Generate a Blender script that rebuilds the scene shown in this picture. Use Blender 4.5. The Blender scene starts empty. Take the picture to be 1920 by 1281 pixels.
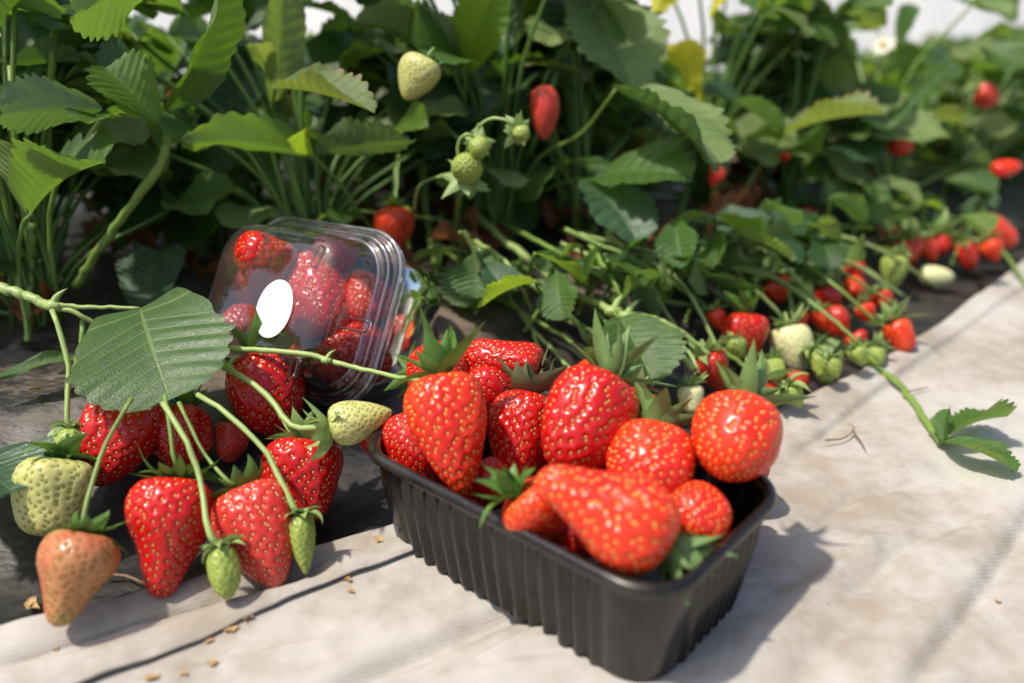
import bpy, math, random
import numpy as np
from mathutils import Vector, Matrix
random.seed(7); RNG = np.random.default_rng(7)
SC = bpy.context.scene; COL = SC.collection
R = math.radians

# ------------------------------------------------------------------ camera model
F_PX = 1600.0; PITCH = 0.4107; CH = 0.2834; CX, CY = 960.0, 640.5
CP, SP = math.cos(PITCH), math.sin(PITCH)
CAMP = np.array([0, 0, CH])
AR = np.array([1.0, 0, 0]); AU = np.array([0, SP, CP]); AF = np.array([0, CP, -SP])
def ray(px, py):
    return AR*((px-CX)/F_PX) + AU*(-(py-CY)/F_PX) + AF
def at(px, py, d): return CAMP + ray(px, py)*d
def pix(p):
    q = np.asarray(p)-CAMP; d = q@AF
    return CX+F_PX*(q@AR)/d, CY-F_PX*(q@AU)/d, d
def at_h(px, py, z):
    r = ray(px, py); return (z-CH)/r[2]

SUN_EL, SUN_AZ = R(64), math.atan2(-.30, -1.0)      # towards the sun: high, from the left
SUNV = np.array([math.cos(SUN_EL)*math.cos(SUN_AZ), math.cos(SUN_EL)*math.sin(SUN_AZ), math.sin(SUN_EL)])
# ------------------------------------------------------------------ lie of the land
EX = np.array([-3.0, -.6, -.238, -.07, .192, .319, .553, .9, 1.6, 4.0])
EY = np.array([-.95, .14, .309, .387, .527, .63, .872, 1.27, 2.1, 4.9])
_xs = np.linspace(-3, 4, 1401); _ys = np.interp(_xs, EX, EY)
_k = np.ones(21)/21; _yp = np.pad(_ys, 10, mode='edge'); _yp[:10] = _ys[0]+(_xs[:10]-_xs[10])*.45; _yp[-10:] = _ys[-1]+np.arange(1, 11)*.005*1.17
_ys = np.convolve(_yp, _k, 'valid')
_sl = np.gradient(_ys, _xs)
def edge_y(x): return np.interp(x, _xs, _ys)
def edge_n(x):
    s = np.interp(x, _xs, _sl); n = np.sqrt(1+s*s); return -s/n, 1/n
def tdist(x, y):
    s = np.interp(x, _xs, _sl); return (y-edge_y(x))/np.sqrt(1+s*s)
def sm(x): x = np.clip(x, 0, 1); return x*x*(3-2*x)
def bedz(x, y):
    t = tdist(x, y); return .055*sm((t-.03)/.15)-.055*sm((t-.75)/.12)
def onbed(px, py, off=0.0):
    r = ray(px, py); d = .2
    while d < 6:
        p = CAMP+r*d
        if p[2]-off < bedz(p[0], p[1]): break
        d += .001
    return d
def rowpt(x, t):
    nx, ny = edge_n(x); X, Y = x+nx*t, edge_y(x)+ny*t
    return np.array([X, Y, float(bedz(X, Y))])

# ------------------------------------------------------------------ mesh helpers
def mesh(name, V, F, mats, mi=None, attrs=None, smooth=True, uv=None):
    me = bpy.data.meshes.new(name)
    V = np.asarray(V, dtype=float)
    me.from_pydata([tuple(v) for v in V.tolist()], [], F)
    for m in mats: me.materials.append(m)
    if mi is not None: me.polygons.foreach_set('material_index', np.asarray(mi, dtype=np.int32))
    if smooth: me.polygons.foreach_set('use_smooth', np.ones(len(me.polygons), dtype=bool))
    if attrs:
        for k, a in attrs.items():
            at_ = me.attributes.new(k, 'FLOAT', 'POINT'); at_.data.foreach_set('value', np.asarray(a, dtype=np.float32))
    if uv is not None:
        ul = me.uv_layers.new(name='UVMap'); li = np.zeros(len(me.loops), dtype=np.int32); me.loops.foreach_get('vertex_index', li)
        ul.data.foreach_set('uv', np.asarray(uv, dtype=np.float32)[li].ravel())
    me.update(); return me
def link(name, me, parent=None, loc=None):
    o = bpy.data.objects.new(name, me); COL.objects.link(o)
    if parent is not None: o.parent = parent
    if loc is not None: o.location = tuple(loc)
    return o
def tag(o, label=None, cat=None, group=None, kind=None):
    if label: o['label'] = label
    if cat: o['category'] = cat
    if group: o['group'] = group
    if kind: o['kind'] = kind
    return o
def empty(name, loc, label, cat, group=None):
    o = bpy.data.objects.new(name, None); COL.objects.link(o); o.location = tuple(loc); o.empty_display_size = .01
    return tag(o, label, cat, group)
def grid_faces(nr, nc, wrap=False, base=0):
    f = []
    for i in range(nr-1):
        for j in range(nc if wrap else nc-1):
            k = (j+1) % nc
            f.append((base+i*nc+j, base+i*nc+k, base+(i+1)*nc+k, base+(i+1)*nc+j))
    return f
def catmull(P, n):
    P = np.asarray(P, dtype=float)
    if len(P) == 2: return P[0]+(P[1]-P[0])*np.linspace(0, 1, n)[:, None]
    Q = np.vstack([2*P[0]-P[1], P, 2*P[-1]-P[-2]])
    out = []
    for t in np.linspace(0, len(P)-1-1e-9, n):
        i = int(t); u = t-i; a, b, c, d = Q[i:i+4]
        out.append(.5*((2*b)+(-a+c)*u+(2*a-5*b+4*c-d)*u*u+(-a+3*b-3*c+d)*u**3))
    return np.array(out)
def tube(P, rad, n=14, sides=8, knob=0):
    """points, radii -> V, F"""
    C = catmull(P, n); rr = np.interp(np.linspace(0, 1, n), np.linspace(0, 1, len(rad)), rad)
    if n >= 12: C = C+RNG.normal(0, .16, (n, 3))*rr[:, None]; rr = rr*(1+RNG.normal(0, .05, n))
    T = np.gradient(C, axis=0); T /= np.linalg.norm(T, axis=1)[:, None]+1e-12
    up = np.array([0.3, .2, 1.0]); V = []
    for i in range(n):
        a = np.cross(T[i], up); a /= np.linalg.norm(a)+1e-9; b = np.cross(T[i], a)
        for k in range(sides):
            th = 2*math.pi*k/sides; V.append(C[i]+rr[i]*(math.cos(th)*a+math.sin(th)*b))
    F = grid_faces(n, sides, True); F.append(tuple(range(sides))[::-1]); F.append(tuple(range((n-1)*sides, n*sides)))
    return np.array(V), F
class MB:
    def __init__(s): s.V = []; s.F = []; s.M = []; s.n = 0
    def add(s, V, F, m=0):
        s.V.append(np.asarray(V)); s.F += [tuple(i+s.n for i in f) for f in F]; s.M += [m]*len(F); s.n += len(V)
    def mesh(s, name, mats, **k): return mesh(name, np.vstack(s.V), s.F, mats, s.M, **k)

# ------------------------------------------------------------------ material helpers
class NT:
    def __init__(s, name):
        s.m = bpy.data.materials.new(name); s.m.use_nodes = True; s.t = s.m.node_tree; s.t.nodes.clear()
        s.out = s.t.nodes.new('ShaderNodeOutputMaterial')
    def n(s, typ, inp=None, **props):
        nd = s.t.nodes.new(typ)
        for k, v in props.items(): setattr(nd, k, v)
        for k, v in (inp or {}).items():
            sk = nd.inputs[k]
            if isinstance(v, bpy.types.NodeSocket): s.t.links.new(v, sk)
            else: sk.default_value = v
        return nd
    def math(s, op, a, b=0.0, c=None, clamp=False):
        d = {0: a, 1: b}
        if c is not None: d[2] = c
        nd = s.n('ShaderNodeMath', d, operation=op); nd.use_clamp = clamp; return nd.outputs[0]
    def mix(s, f, a, b, blend='MIX'):
        nd = s.n('ShaderNodeMix', data_type='RGBA', blend_type=blend)
        for i, v in ((0, f), (6, a), (7, b)):
            if isinstance(v, bpy.types.NodeSocket): s.t.links.new(v, nd.inputs[i])
            else: nd.inputs[i].default_value = v if i == 0 else (*v, 1)[:4]
        return nd.outputs[2]
    def ramp(s, f, lo, hi):
        return s.n('ShaderNodeMapRange', {0: f, 1: lo, 2: hi, 3: 0.0, 4: 1.0}, interpolation_type='SMOOTHSTEP').outputs[0]
    def noise(s, scale, vec=None, detail=3.0, rough=.5, out=0):
        d = {'Scale': scale, 'Detail': detail, 'Roughness': rough}
        if vec is not None: d['Vector'] = vec
        return s.n('ShaderNodeTexNoise', d).outputs[out]
    def obj(s): return s.n('ShaderNodeTexCoord').outputs['Object']
    def attr(s, name): return s.n('ShaderNodeAttribute', attribute_name=name).outputs['Fac']
    def bump(s, h, strength, dist=.001):
        return s.n('ShaderNodeBump', {'Height': h, 'Strength': strength, 'Distance': dist}).outputs[0]
    def rnd(s): return s.n('ShaderNodeObjectInfo').outputs['Random']
    def done(s, shader): s.t.links.new(shader, s.out.inputs[0]); return s.m
    def pbsdf(s, **k):
        return s.n('ShaderNodeBsdfPrincipled', {kk.replace('_', ' '): v for kk, v in k.items()}).outputs[0]

def fruit_mat(name, main, shoulder, tip, halo, rough=.24, sss=.12, blotch=None):
    g = NT(name); sd = g.attr('sd'); va = g.attr('va'); o = g.obj()
    nz = g.noise(55, o, 3)
    c = g.mix(g.ramp(g.math('ADD', va, g.math('MULTIPLY', g.math('SUBTRACT', nz, .5), .5)), .02, .3), shoulder, main)
    c = g.mix(g.ramp(g.math('ADD', va, g.math('MULTIPLY', g.math('SUBTRACT', nz, .5), .4)), .72, 1.0), c, tip)
    if blotch: c = g.mix(g.ramp(g.noise(38, o, 2), .48, .66), c, blotch)
    c = g.mix(g.math('MULTIPLY', g.ramp(g.noise(240, o, 2), .35, .7), .35), c, g.mix(.5, c, halo))
    c = g.mix(g.math('SUBTRACT', 1.0, g.ramp(sd, .12, .36)), c, halo)
    b = g.bump(g.noise(900, o, 2), .08, .0004)
    rn = g.math('ADD', rough-.06, g.math('MULTIPLY', g.noise(70, o, 3), .16))
    sh = g.pbsdf(Base_Color=c, Roughness=rn, IOR=1.42, Normal=b, Subsurface_Weight=sss, Subsurface_Radius=(.006, .0015, .0008), Subsurface_Scale=1.0,
                 Coat_Weight=.18, Coat_Roughness=.1)
    return g.done(sh)
def plain(name, col, rough=.5, var=.25, scale=60, bump=0.0, transl=0.0, spec=.5, metallic=0.0):
    g = NT(name); o = g.obj(); nz = g.noise(scale, o, 4)
    c = g.mix(nz, tuple(x*(1-var) for x in col), tuple(min(1, x*(1+var)) for x in col))
    k = dict(Base_Color=c, Roughness=rough, Specular_IOR_Level=spec, Metallic=metallic)
    if bump: k['Normal'] = g.bump(g.noise(scale*6, o, 3), bump, .0005)
    sh = g.pbsdf(**k)
    if transl:
        tr = g.n('ShaderNodeBsdfTranslucent', {'Color': c}).outputs[0]
        sh = g.n('ShaderNodeMixShader', {0: transl, 1: sh, 2: tr}).outputs[0]
    return g.done(sh)
def leaf_mat(name, top, under, vein, trans, nvein=8.0, rough=.42, tf=.32, edge=None, hue=.35, blot=None):
    g = NT(name); uv = g.n('ShaderNodeUVMap').outputs[0]
    sp = g.n('ShaderNodeSeparateXYZ', {0: uv}); u, s = sp.outputs[0], sp.outputs[1]
    sa = g.math('ABSOLUTE', s)
    fr = g.math('ABSOLUTE', g.math('SUBTRACT', g.math('FRACT', g.math('MULTIPLY', u, nvein)), .5))
    sec = g.math('SUBTRACT', 1.0, g.ramp(fr, .02, g.math('SUBTRACT', .09, g.math('MULTIPLY', sa, .03))))
    mid = g.math('SUBTRACT', 1.0, g.ramp(sa, .012, .045))
    veins = g.math('MAXIMUM', mid, g.math('MULTIPLY', sec, .75))
    o = g.obj(); rd = g.rnd()
    uvs = g.n('ShaderNodeVectorMath', {0: uv, 1: (1.0, .6, 1.0)}, operation='MULTIPLY').outputs[0]
    ter = g.n('ShaderNodeTexVoronoi', {'Vector': uvs, 'Scale': 34.0}, feature='DISTANCE_TO_EDGE').outputs[0]
    terv = g.math('SUBTRACT', 1.0, g.ramp(ter, .0, .07))
    nz = g.noise(3.2, uv, 4)
    t2 = g.mix(g.math('MULTIPLY', rd, hue), top, tuple(x*y for x, y in zip(top, (1.9, 1.35, .8))))
    c = g.mix(g.ramp(nz, .3, .75), tuple(x*.8 for x in top), t2)
    c = g.mix(g.math('MULTIPLY', terv, .16), c, vein)
    c = g.mix(g.math('MULTIPLY', veins, .52), c, vein)
    if blot: c = g.mix(g.ramp(g.noise(5, uv, 3), .52, .68), c, blot)
    cu = g.mix(g.math('MULTIPLY', g.math('MAXIMUM', veins, g.math('MULTIPLY', terv, .4)), .6), under, tuple(min(1, x*1.5) for x in under))
    if edge:
        e = g.ramp(g.math('ADD', sa, g.math('MULTIPLY', g.math('SUBTRACT', nz, .5), .3)), .93, 1.02)
        c = g.mix(e, c, edge); cu = g.mix(e, cu, edge)
    bf = g.n('ShaderNodeNewGeometry').outputs['Backfacing']
    cc = g.mix(bf, c, cu)
    h = g.math('ADD', g.math('MULTIPLY', veins, -1.0), g.math('ADD', g.math('MULTIPLY', ter, 1.2), g.math('MULTIPLY', g.noise(60, uv, 2), .5)))
    b = g.bump(h, .36, .0007)
    rg = g.math('ADD', rough-.08, g.math('MULTIPLY', g.noise(9, uv, 3), .2))
    sh = g.pbsdf(Base_Color=cc, Roughness=rg, Specular_IOR_Level=.5, Normal=b)
    tr = g.n('ShaderNodeBsdfTranslucent', {'Color': g.mix(g.math('MULTIPLY', veins, .45), trans, tuple(x*.45 for x in trans))}).outputs[0]
    return g.done(g.n('ShaderNodeMixShader', {0: tf, 1: sh, 2: tr}).outputs[0])

FM = {
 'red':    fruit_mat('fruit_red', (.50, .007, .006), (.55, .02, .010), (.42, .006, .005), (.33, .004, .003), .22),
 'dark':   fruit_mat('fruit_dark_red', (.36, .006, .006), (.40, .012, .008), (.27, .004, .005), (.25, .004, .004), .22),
 'orange': fruit_mat('fruit_orange_red', (.68, .036, .008), (.74, .085, .012), (.64, .05, .010), (.56, .020, .004), .25, blotch=(.60, .016, .008)),
 'pinkred': fruit_mat('fruit_pink_red', (.54, .032, .020), (.57, .07, .035), (.58, .08, .05), (.40, .015, .010), .3),
 'pink':   fruit_mat('fruit_half_ripe', (.45, .20, .08), (.40, .38, .12), (.29, .30, .05), (.27, .10, .02), .38, blotch=(.52, .13, .06)),
 'white':  fruit_mat('fruit_unripe_white', (.50, .49, .17), (.46, .50, .16), (.48, .44, .14), (.28, .29, .06), .38),
 'pale':   fruit_mat('fruit_pale', (.68, .66, .34), (.66, .64, .36), (.64, .62, .30), (.52, .50, .24), .42),
 'green':  fruit_mat('fruit_green', (.28, .36, .07), (.36, .44, .12), (.24, .33, .05), (.13, .18, .02), .4),
}
SEEDM = {k: plain('seed_'+k, c, .35, .2, 300) for k, c in dict(red=(.55, .30, .05), dark=(.42, .20, .04), orange=(.80, .42, .06), pinkred=(.6, .35, .12), pink=(.26, .15, .03), white=(.20, .19, .035), pale=(.42, .38, .12), green=(.42, .42, .07)).items()}
LM = {
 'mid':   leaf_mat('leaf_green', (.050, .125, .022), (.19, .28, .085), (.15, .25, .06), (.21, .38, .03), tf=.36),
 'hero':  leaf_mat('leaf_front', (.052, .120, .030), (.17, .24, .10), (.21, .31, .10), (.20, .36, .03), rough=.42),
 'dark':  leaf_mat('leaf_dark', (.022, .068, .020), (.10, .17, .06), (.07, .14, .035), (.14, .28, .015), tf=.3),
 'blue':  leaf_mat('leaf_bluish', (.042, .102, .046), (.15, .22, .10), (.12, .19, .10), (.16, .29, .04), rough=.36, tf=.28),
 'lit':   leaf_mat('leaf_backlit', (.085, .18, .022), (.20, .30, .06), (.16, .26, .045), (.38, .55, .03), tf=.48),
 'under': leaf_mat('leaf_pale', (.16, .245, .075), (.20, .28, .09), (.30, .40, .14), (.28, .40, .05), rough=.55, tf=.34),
 'rededge': leaf_mat('leaf_red_edged', (.12, .18, .055), (.23, .29, .10), (.24, .31, .10), (.32, .42, .05), edge=(.40, .17, .07), rough=.5, tf=.38),
 'yellow': leaf_mat('leaf_yellow', (.80, .72, .04), (.82, .74, .08), (.66, .62, .06), (.90, .82, .05), tf=.4, hue=0.0),
 'dead':  leaf_mat('leaf_withered', (.26, .085, .028), (.30, .13, .06), (.20, .08, .03), (.42, .14, .03), tf=.3, blot=(.12, .05, .03), rough=.65),
}
CALM = {
 'fresh': plain('sepal_green', (.105, .225, .038), .5, .35, 160, .25, .25),
 'light': plain('sepal_pale_green', (.28, .40, .13), .5, .25, 160, .25, .28),
 'dull':  plain('sepal_dull', (.15, .25, .07), .55, .4, 140, .3, .2),
 'dry':   plain('sepal_drying', (.14, .145, .065), .62, .55, 120, .35, .22),
}
STEM = plain('stalk_green', (.17, .27, .05), .45, .25, 90, .2, .08)
STEMD = plain('stalk_deep_green', (.085, .17, .028), .48, .3, 60, .2, .08)
STEML = plain('stalk_pale_green', (.30, .40, .12), .45, .2, 90, .2, .08)
TAN = plain('dried_petal_tan', (.46, .30, .13), .7, .35, 400, .4, .15)
BROWN = plain('dry_twig_brown', (.20, .12, .07), .8, .4, 300, .4)
WHITEP = plain('flower_petal_white', (.82, .80, .72), .6, .05, 60, .1, .3)
YEL = plain('flower_heart_yellow', (.62, .46, .06), .6, .2, 300, .3)

# ------------------------------------------------------------------ strawberry fruit
PROF = {
 'conic': [(.06, .02), (.03, .25), (.0, .48), (.03, .76), (.13, .95), (.27, 1), (.44, .92), (.61, .75), (.77, .54), (.89, .34), (.97, .16), (1, .02)],
 'neck':  [(.06, .02), (.03, .25), (.0, .48), (.03, .74), (.12, .93), (.24, 1), (.38, .95), (.52, .77), (.66, .60), (.80, .46), (.91, .34), (.98, .17), (1, .02)],
 'round': [(.06, .02), (.03, .25), (.0, .48), (.05, .76), (.17, .94), (.35, 1), (.55, .97), (.72, .83), (.86, .6), (.95, .34), (.99, .14), (1, .02)],
 'long':  [(.05, .02), (.03, .25), (.0, .45), (.03, .68), (.12, .88), (.28, 1), (.48, .98), (.66, .86), (.81, .67), (.92, .43), (.98, .2), (1, .02)],
 'blunt': [(.05, .02), (.03, .25), (.0, .48), (.04, .78), (.14, .96), (.28, 1), (.46, .95), (.64, .86), (.80, .75), (.92, .56), (.98, .3), (1, .03)],
}
_bc = {}
def fruit_mesh(L, W, shape, seed, q, col, flat=1.0, bend=0.0, lump=.05):
    rg = np.random.default_rng(seed)
    C = catmull(PROF[shape], 240)
    seg = np.linalg.norm(np.diff(C*np.array([L, W/2]), axis=0), axis=1); cum = np.concatenate([[0], np.cumsum(seg)]); cum /= cum[-1]
    ph = rg.uniform(0, 6.28, 6); am = rg.uniform(.4, 1, 6)*lump
    def surf(v, th):
        a = np.interp(v, cum, C[:, 0]); r = np.interp(v, cum, C[:, 1])
        m = 1+am[0]*np.cos(2*th+ph[0])+am[1]*np.cos(3*th+ph[1]+2*v)+am[2]*.6*np.cos(5*th+ph[2]-3*v)+am[3]*np.sin(6*v+ph[3]+th)*np.sin(math.pi*v)
        x = r*m*W/2*np.cos(th); y = r*m*W/2*np.sin(th)*flat
        return np.stack([x+bend*L*a*a, y, -a*L*(1+.04*np.cos(th+ph[4])*np.sin(math.pi*v))], -1)
    nu, nv, ns = {3: (176, 116, 310), 2: (112, 72, 240), 1: (64, 40, 130), 0: (28, 18, 0)}[q]
    v = np.linspace(0, 1, nv); th = np.linspace(0, 2*math.pi, nu, endpoint=False)
    VV, TH = np.meshgrid(v, th, indexing='ij'); P = surf(VV, TH)
    e = 1e-3
    def nrm(v, t):
        n = np.cross(surf(v, t+e)-surf(v, t-e), surf(np.clip(v+e, 0, 1), t)-surf(np.clip(v-e, 0, 1), t))
        n /= np.linalg.norm(n, axis=-1)[..., None]+1e-15; return -n
    area = float((np.interp(v, cum, C[:, 1])*W/2*2*math.pi).mean()*np.sum(seg))
    sd = np.full(P.shape[:2], 1.0); mb = MB(); va = VV.copy()
    NN = nrm(np.clip(VV, .004, .996), TH)
    c0 = P[nv//3].mean(0)
    if np.mean(np.sum(NN[nv//3]*(P[nv//3]-c0), -1)) < 0: NN = -NN; sgn = -1
    else: sgn = 1
    if ns and col == 'green': ns = int(ns*.5)
    if ns:
        dens = np.interp(v, cum, C[:, 1])+.10; cd = np.cumsum(dens); cd = (cd-cd[0])/(cd[-1]-cd[0])
        i = np.arange(ns); sv = np.interp((i+.5)/ns, cd, v); st = i*2.399963+rg.normal(0, .10, ns); sv = np.clip(sv+rg.normal(0, .006, ns), .06, .985)
        S = surf(sv, st); SN = sgn*nrm(np.clip(sv, .01, .985), st); s0 = math.sqrt(area/ns)
        pf = P.reshape(-1, 3); d = np.full(len(pf), 9.0)
        for k0 in range(0, ns, 32):
            d = np.minimum(d, np.linalg.norm(pf[:, None]-S[None, k0:k0+32], axis=2).min(1))
        sd = (d/s0).reshape(sd.shape)
        dk = .62 if col in ('white', 'pink', 'pale') else 1.0
        P = P+dk*NN*(-.21*s0*np.exp(-(sd/.30)**2)+.045*s0*np.clip(sd-.3, 0, .3))[..., None]
    mb.add(P.reshape(-1, 3), grid_faces(nv, nu, True)+[tuple(range(nu))[::-1], tuple(range((nv-1)*nu, nv*nu))], 0)
    sda = [sd.ravel()]; vaa = [va.ravel()]
    if ns and q >= 1:
        tz = surf(np.clip(sv+e, 0, 1), st)-surf(np.clip(sv-e, 0, 1), st); tz /= np.linalg.norm(tz, axis=1)[:, None]+1e-12
        bx = np.cross(SN, tz)
        a, b, h = .20*s0, .13*s0, .085*s0
        nl = 8 if q >= 2 else 6
        ang = np.arange(nl)*2*math.pi/nl
        tmpl = [(math.cos(x)*1.0, math.sin(x)*1.0, -.4) for x in ang]+[(math.cos(x)*.72, math.sin(x)*.72, .6) for x in ang]+[(0, 0, 1.0)]
        T = np.array(tmpl)
        base = S-SN*(.15*s0*(.66 if col in ('white', 'pink', 'pale') else 1.0))
        V = base[:, None]+T[None, :, 0:1]*a*tz[:, None]+T[None, :, 1:2]*b*bx[:, None]+T[None, :, 2:3]*h*SN[:, None]
        nt = len(T); fs = []
        one = [(k, (k+1) % nl, nl+(k+1) % nl, nl+k) for k in range(nl)]+[(nl+k, nl+(k+1) % nl, 2*nl) for k in range(nl)]
        for k in range(ns): fs += [tuple(x+k*nt for x in f) for f in one]
        mb.add(V.reshape(-1, 3), fs, 1); sda.append(np.ones(ns*nt)); vaa.append(np.repeat(sv, nt))
    return mb.mesh('fruit', [FM[col], SEEDM[col]], attrs={'sd': np.concatenate(sda), 'va': np.concatenate(vaa)})
def calyx_mesh(W, L, kind, seed, lift, curl, n=11, mat='fresh', wid=.30):
    """sepals round z=0; lift: start angle over the horizontal; curl: further turn along the blade (negative: hangs down over the fruit)"""
    rg = np.random.default_rng(seed); mb = MB(); r0 = W*.05
    for k in range(n):
        az = 2*math.pi*(k+rg.uniform(-.25, .25))/n; ls = L*rg.uniform(.72, 1.15)*(1 if k % 2 == 0 else .78); w = L*wid*rg.uniform(.8, 1.2)*(1 if k % 2 == 0 else .8)
        a0 = lift+rg.normal(0, .25)+(.2 if k % 2 else 0); cu = curl+rg.normal(0, .8); tw = rg.normal(0, .7); sw = rg.normal(0, .22)
        m = 8; pts = []; p = np.array([r0, 0.0]); a = a0
        for i in range(m): pts.append(p.copy()); a = a0+cu*i/(m-1); p = p+np.array([math.cos(a), math.sin(a)])*ls/(m-1)
        V = []
        for i in range(m):
            f = i/(m-1); ww = w*(max(0, math.sin(math.pi*min(1, .13+f*.87)**.72))**.9 if f < 1 else 0)*(1-f)**.22*1.12+1e-5
            aa = a0+cu*f; nrm = np.array([-math.sin(aa), math.cos(aa)])
            for s in (-1, -.5, 0, .5, 1):
                off = (abs(s)**1.5)*ww*.35+s*ww*tw*f*.6; q = pts[i]+nrm*off
                V.append((q[0], s*ww+sw*ls*f*f, q[1]))
        V = np.array(V); c, s_ = math.cos(az), math.sin(az)
        V = np.stack([V[:, 0]*c-V[:, 1]*s_, V[:, 0]*s_+V[:, 1]*c, V[:, 2]], -1)
        mb.add(V, grid_faces(m, 5), 0)
    # little hub
    hv, hf = tube([(0, 0, -W*.03), (0, 0, W*.045)], [W*.10, W*.06], 3, 8); mb.add(hv, hf, 0)
    return mb.mesh('calyx', [CALM[mat]])
def basis_from(zaxis, spin):
    z = Vector(zaxis).normalized(); h = Vector((0, 1, .2)) if abs(z.y) < .9 else Vector((1, 0, 0))
    x = h.cross(z).normalized(); y = z.cross(x)
    m = Matrix((x, y, z)).transposed().to_4x4()
    return m @ Matrix.Rotation(spin, 4, 'Z')
CALK = {  # lift, curl, length factor, material, blade width
 'up': (.95, .35, .60, 'fresh', .19), 'flat': (.25, .45, .56, 'fresh', .20), 'flatlight': (.3, .1, .62, 'light', .22), 'clasp': (.55, -1.9, 1.25, 'light', .24),
 'down': (.6, -1.3, .62, 'fresh', .22), 'dull': (.75, .2, .56, 'dull', .165), 'dry': (.65, .2, .56, 'dry', .20), 'star': (.35, .2, .95, 'light', .24)}
BN = 0
def berry(top, tip, w, pos, tilt=0, shape='conic', col='red', cal='flat', label='', q=2, asp=None, flat=1.0, bend=0.0, lump=.05, stem=None, stemr=.0011, group=None, cf=1.0, name='strawberry', cat='strawberry'):
    """top/tip: picture points of the calyx end and the tip; w: width in picture points; pos: ('h', height) | ('b', offset over bed) | ('d', depth)"""
    global BN; BN += 1
    mx, my = (top[0]+tip[0])/2, (top[1]+tip[1])/2
    d = {'h': lambda v: at_h(mx, my, v), 'b': lambda v: onbed(mx, my, v), 'd': lambda v: v}[pos[0]](pos[1])
    c = at(mx, my, d); sx, sy = tip[0]-top[0], tip[1]-top[1]; pl = math.hypot(sx, sy)
    t = R(tilt); W = w*d/F_PX; L = (asp*W) if asp else pl*d/F_PX/max(.35, math.cos(t))
    dr = (AR*sx/pl-AU*sy/pl)*math.cos(t)-AF*math.sin(t); dr /= np.linalg.norm(dr)
    root = empty(name, c, label, cat, group)
    top3 = -dr*L/2
    M = Matrix.Translation(Vector(top3)) @ basis_from(-dr, BN*2.1)
    o = link('fruit', fruit_mesh(L, W, shape, BN, q, col, flat, bend, lump), root); o.matrix_local = M
    if cal:
        lf, cu, ll, mt, wd = CALK[cal]
        o = link('calyx', calyx_mesh(W, W*ll*cf, cal, BN, lf, cu, 13 if q else 8, mt, wd), root); o.matrix_local = M @ Matrix.Translation((0, 0, -L*.025))
        if stem:
            P = [top3-dr*(-L*.0)]+[top3+(-dr)*W*.14]+[at(x, y, d+dd)-c for x, y, dd in stem]
        else:
            P = [top3, top3-dr*W*.22, top3-dr*W*.40+np.array([.0, 0, -.002])]
        V, F = tube(P, [stemr*1.5, stemr, stemr], 16 if stem else 6, 8)
        link('stem', mesh('stem', V, F, [STEML if mt == 'light' else STEM]), root)
    return root

# ------------------------------------------------------------------ leaves
def leaf_mesh(W=.8, fold=.35, bend=.5, seed=0, nteeth=8, hi=True, mat=None, roundness=0.0, tooth=.14, wave=.03, cup=0.0, pleat=.008):
    rg = np.random.default_rng(seed)
    per = 7 if hi else 5; nu = nteeth*per+1; ns = 9 if hi else 5
    u = np.linspace(0, 1, nu); s = np.linspace(-1, 1, 2*ns-1)
    U, S = np.meshgrid(u, s, indexing='ij'); A = np.abs(S)
    w1 = np.sin(math.pi*np.clip(U, .0, 1)**.95)**.72
    w2 = np.sin(math.pi*np.clip(U*.93+.05, 0, 1)**.72)**.6
    w = W/2*((1-roundness)*w1+roundness*w2); w = np.maximum(w, .012)
    fr = (U*nteeth+.5) % 1.0
    saw = 1-np.abs(fr*2-1)**1.7                    # peak in the middle of each vein interval
    jit = rg.uniform(.7, 1.3, nteeth+2)[np.clip((U*nteeth+.5).astype(int), 0, nteeth+1)]
    lat = S*w*(1+(tooth*1.35*(saw*jit-.45))*A**5)
    lobe = -.16*roundness*(1-U)**2*A**1.3
    fwd = (.44*W*A**1.12*(1-U)**.6*np.minimum(1, .25+U*4))+tooth*.5*W*(saw-.5)*A**6*(1-U*.8)+lobe
    y = U*(1-.02)+fwd*.9
    y = y/ max(1e-6, y[-1, ns-1])
    # pleats between side veins + edge waves
    z = pleat*W*(np.cos(2*math.pi*fr)*-1)*np.minimum(1, A*2.2)*(1-.5*A**4)*np.sin(math.pi*U)**.5
    z += wave*np.sin(U*rg.uniform(5, 9)+S*2+rg.uniform(0, 6))*A**2+wave*.7*np.sin(U*14+S*4+rg.uniform(0, 6))*A**3
    z += cup*A**2*W*.5
    x = lat*np.cos(fold); z = z+np.abs(lat)*math.sin(fold)
    # droop along the midrib
    th = bend*y; k = bend if abs(bend) > 1e-3 else 1e-3
    yy = np.sin(k*y)/k; zz = -(1-np.cos(k*y))/k
    X = x; Y = yy+z*np.sin(th); Z = zz+z*np.cos(th)
    ch = math.hypot(Y[-1, ns-1], Z[-1, ns-1]); a = math.atan2(Z[-1, ns-1], Y[-1, ns-1])
    Y2 = (Y*math.cos(a)+Z*math.sin(a))/ch; Z2 = (-Y*math.sin(a)+Z*math.cos(a))/ch
    V = np.stack([X/ch, Y2, Z2], -1).reshape(-1, 3)
    return mesh('leaflet', V, grid_faces(nu, 2*ns-1), [mat or LM['mid']], uv=np.stack([U, S], -1).reshape(-1, 2))
def leaf_matrix(base, tip, roll=0.0, nrm=None):
    y = Vector(tip)-Vector(base); L = y.length; y.normalize()
    n = Vector(nrm) if nrm is not None else Vector(CAMP)-(Vector(base)+Vector(tip))/2
    n = n-y*n.dot(y); n.normalize(); x = y.cross(n)
    m = Matrix((x, y, n)).transposed().to_4x4() @ Matrix.Rotation(roll, 4, 'Y') @ Matrix.Scale(L, 4)
    return Matrix.Translation(Vector(base)) @ m

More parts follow.
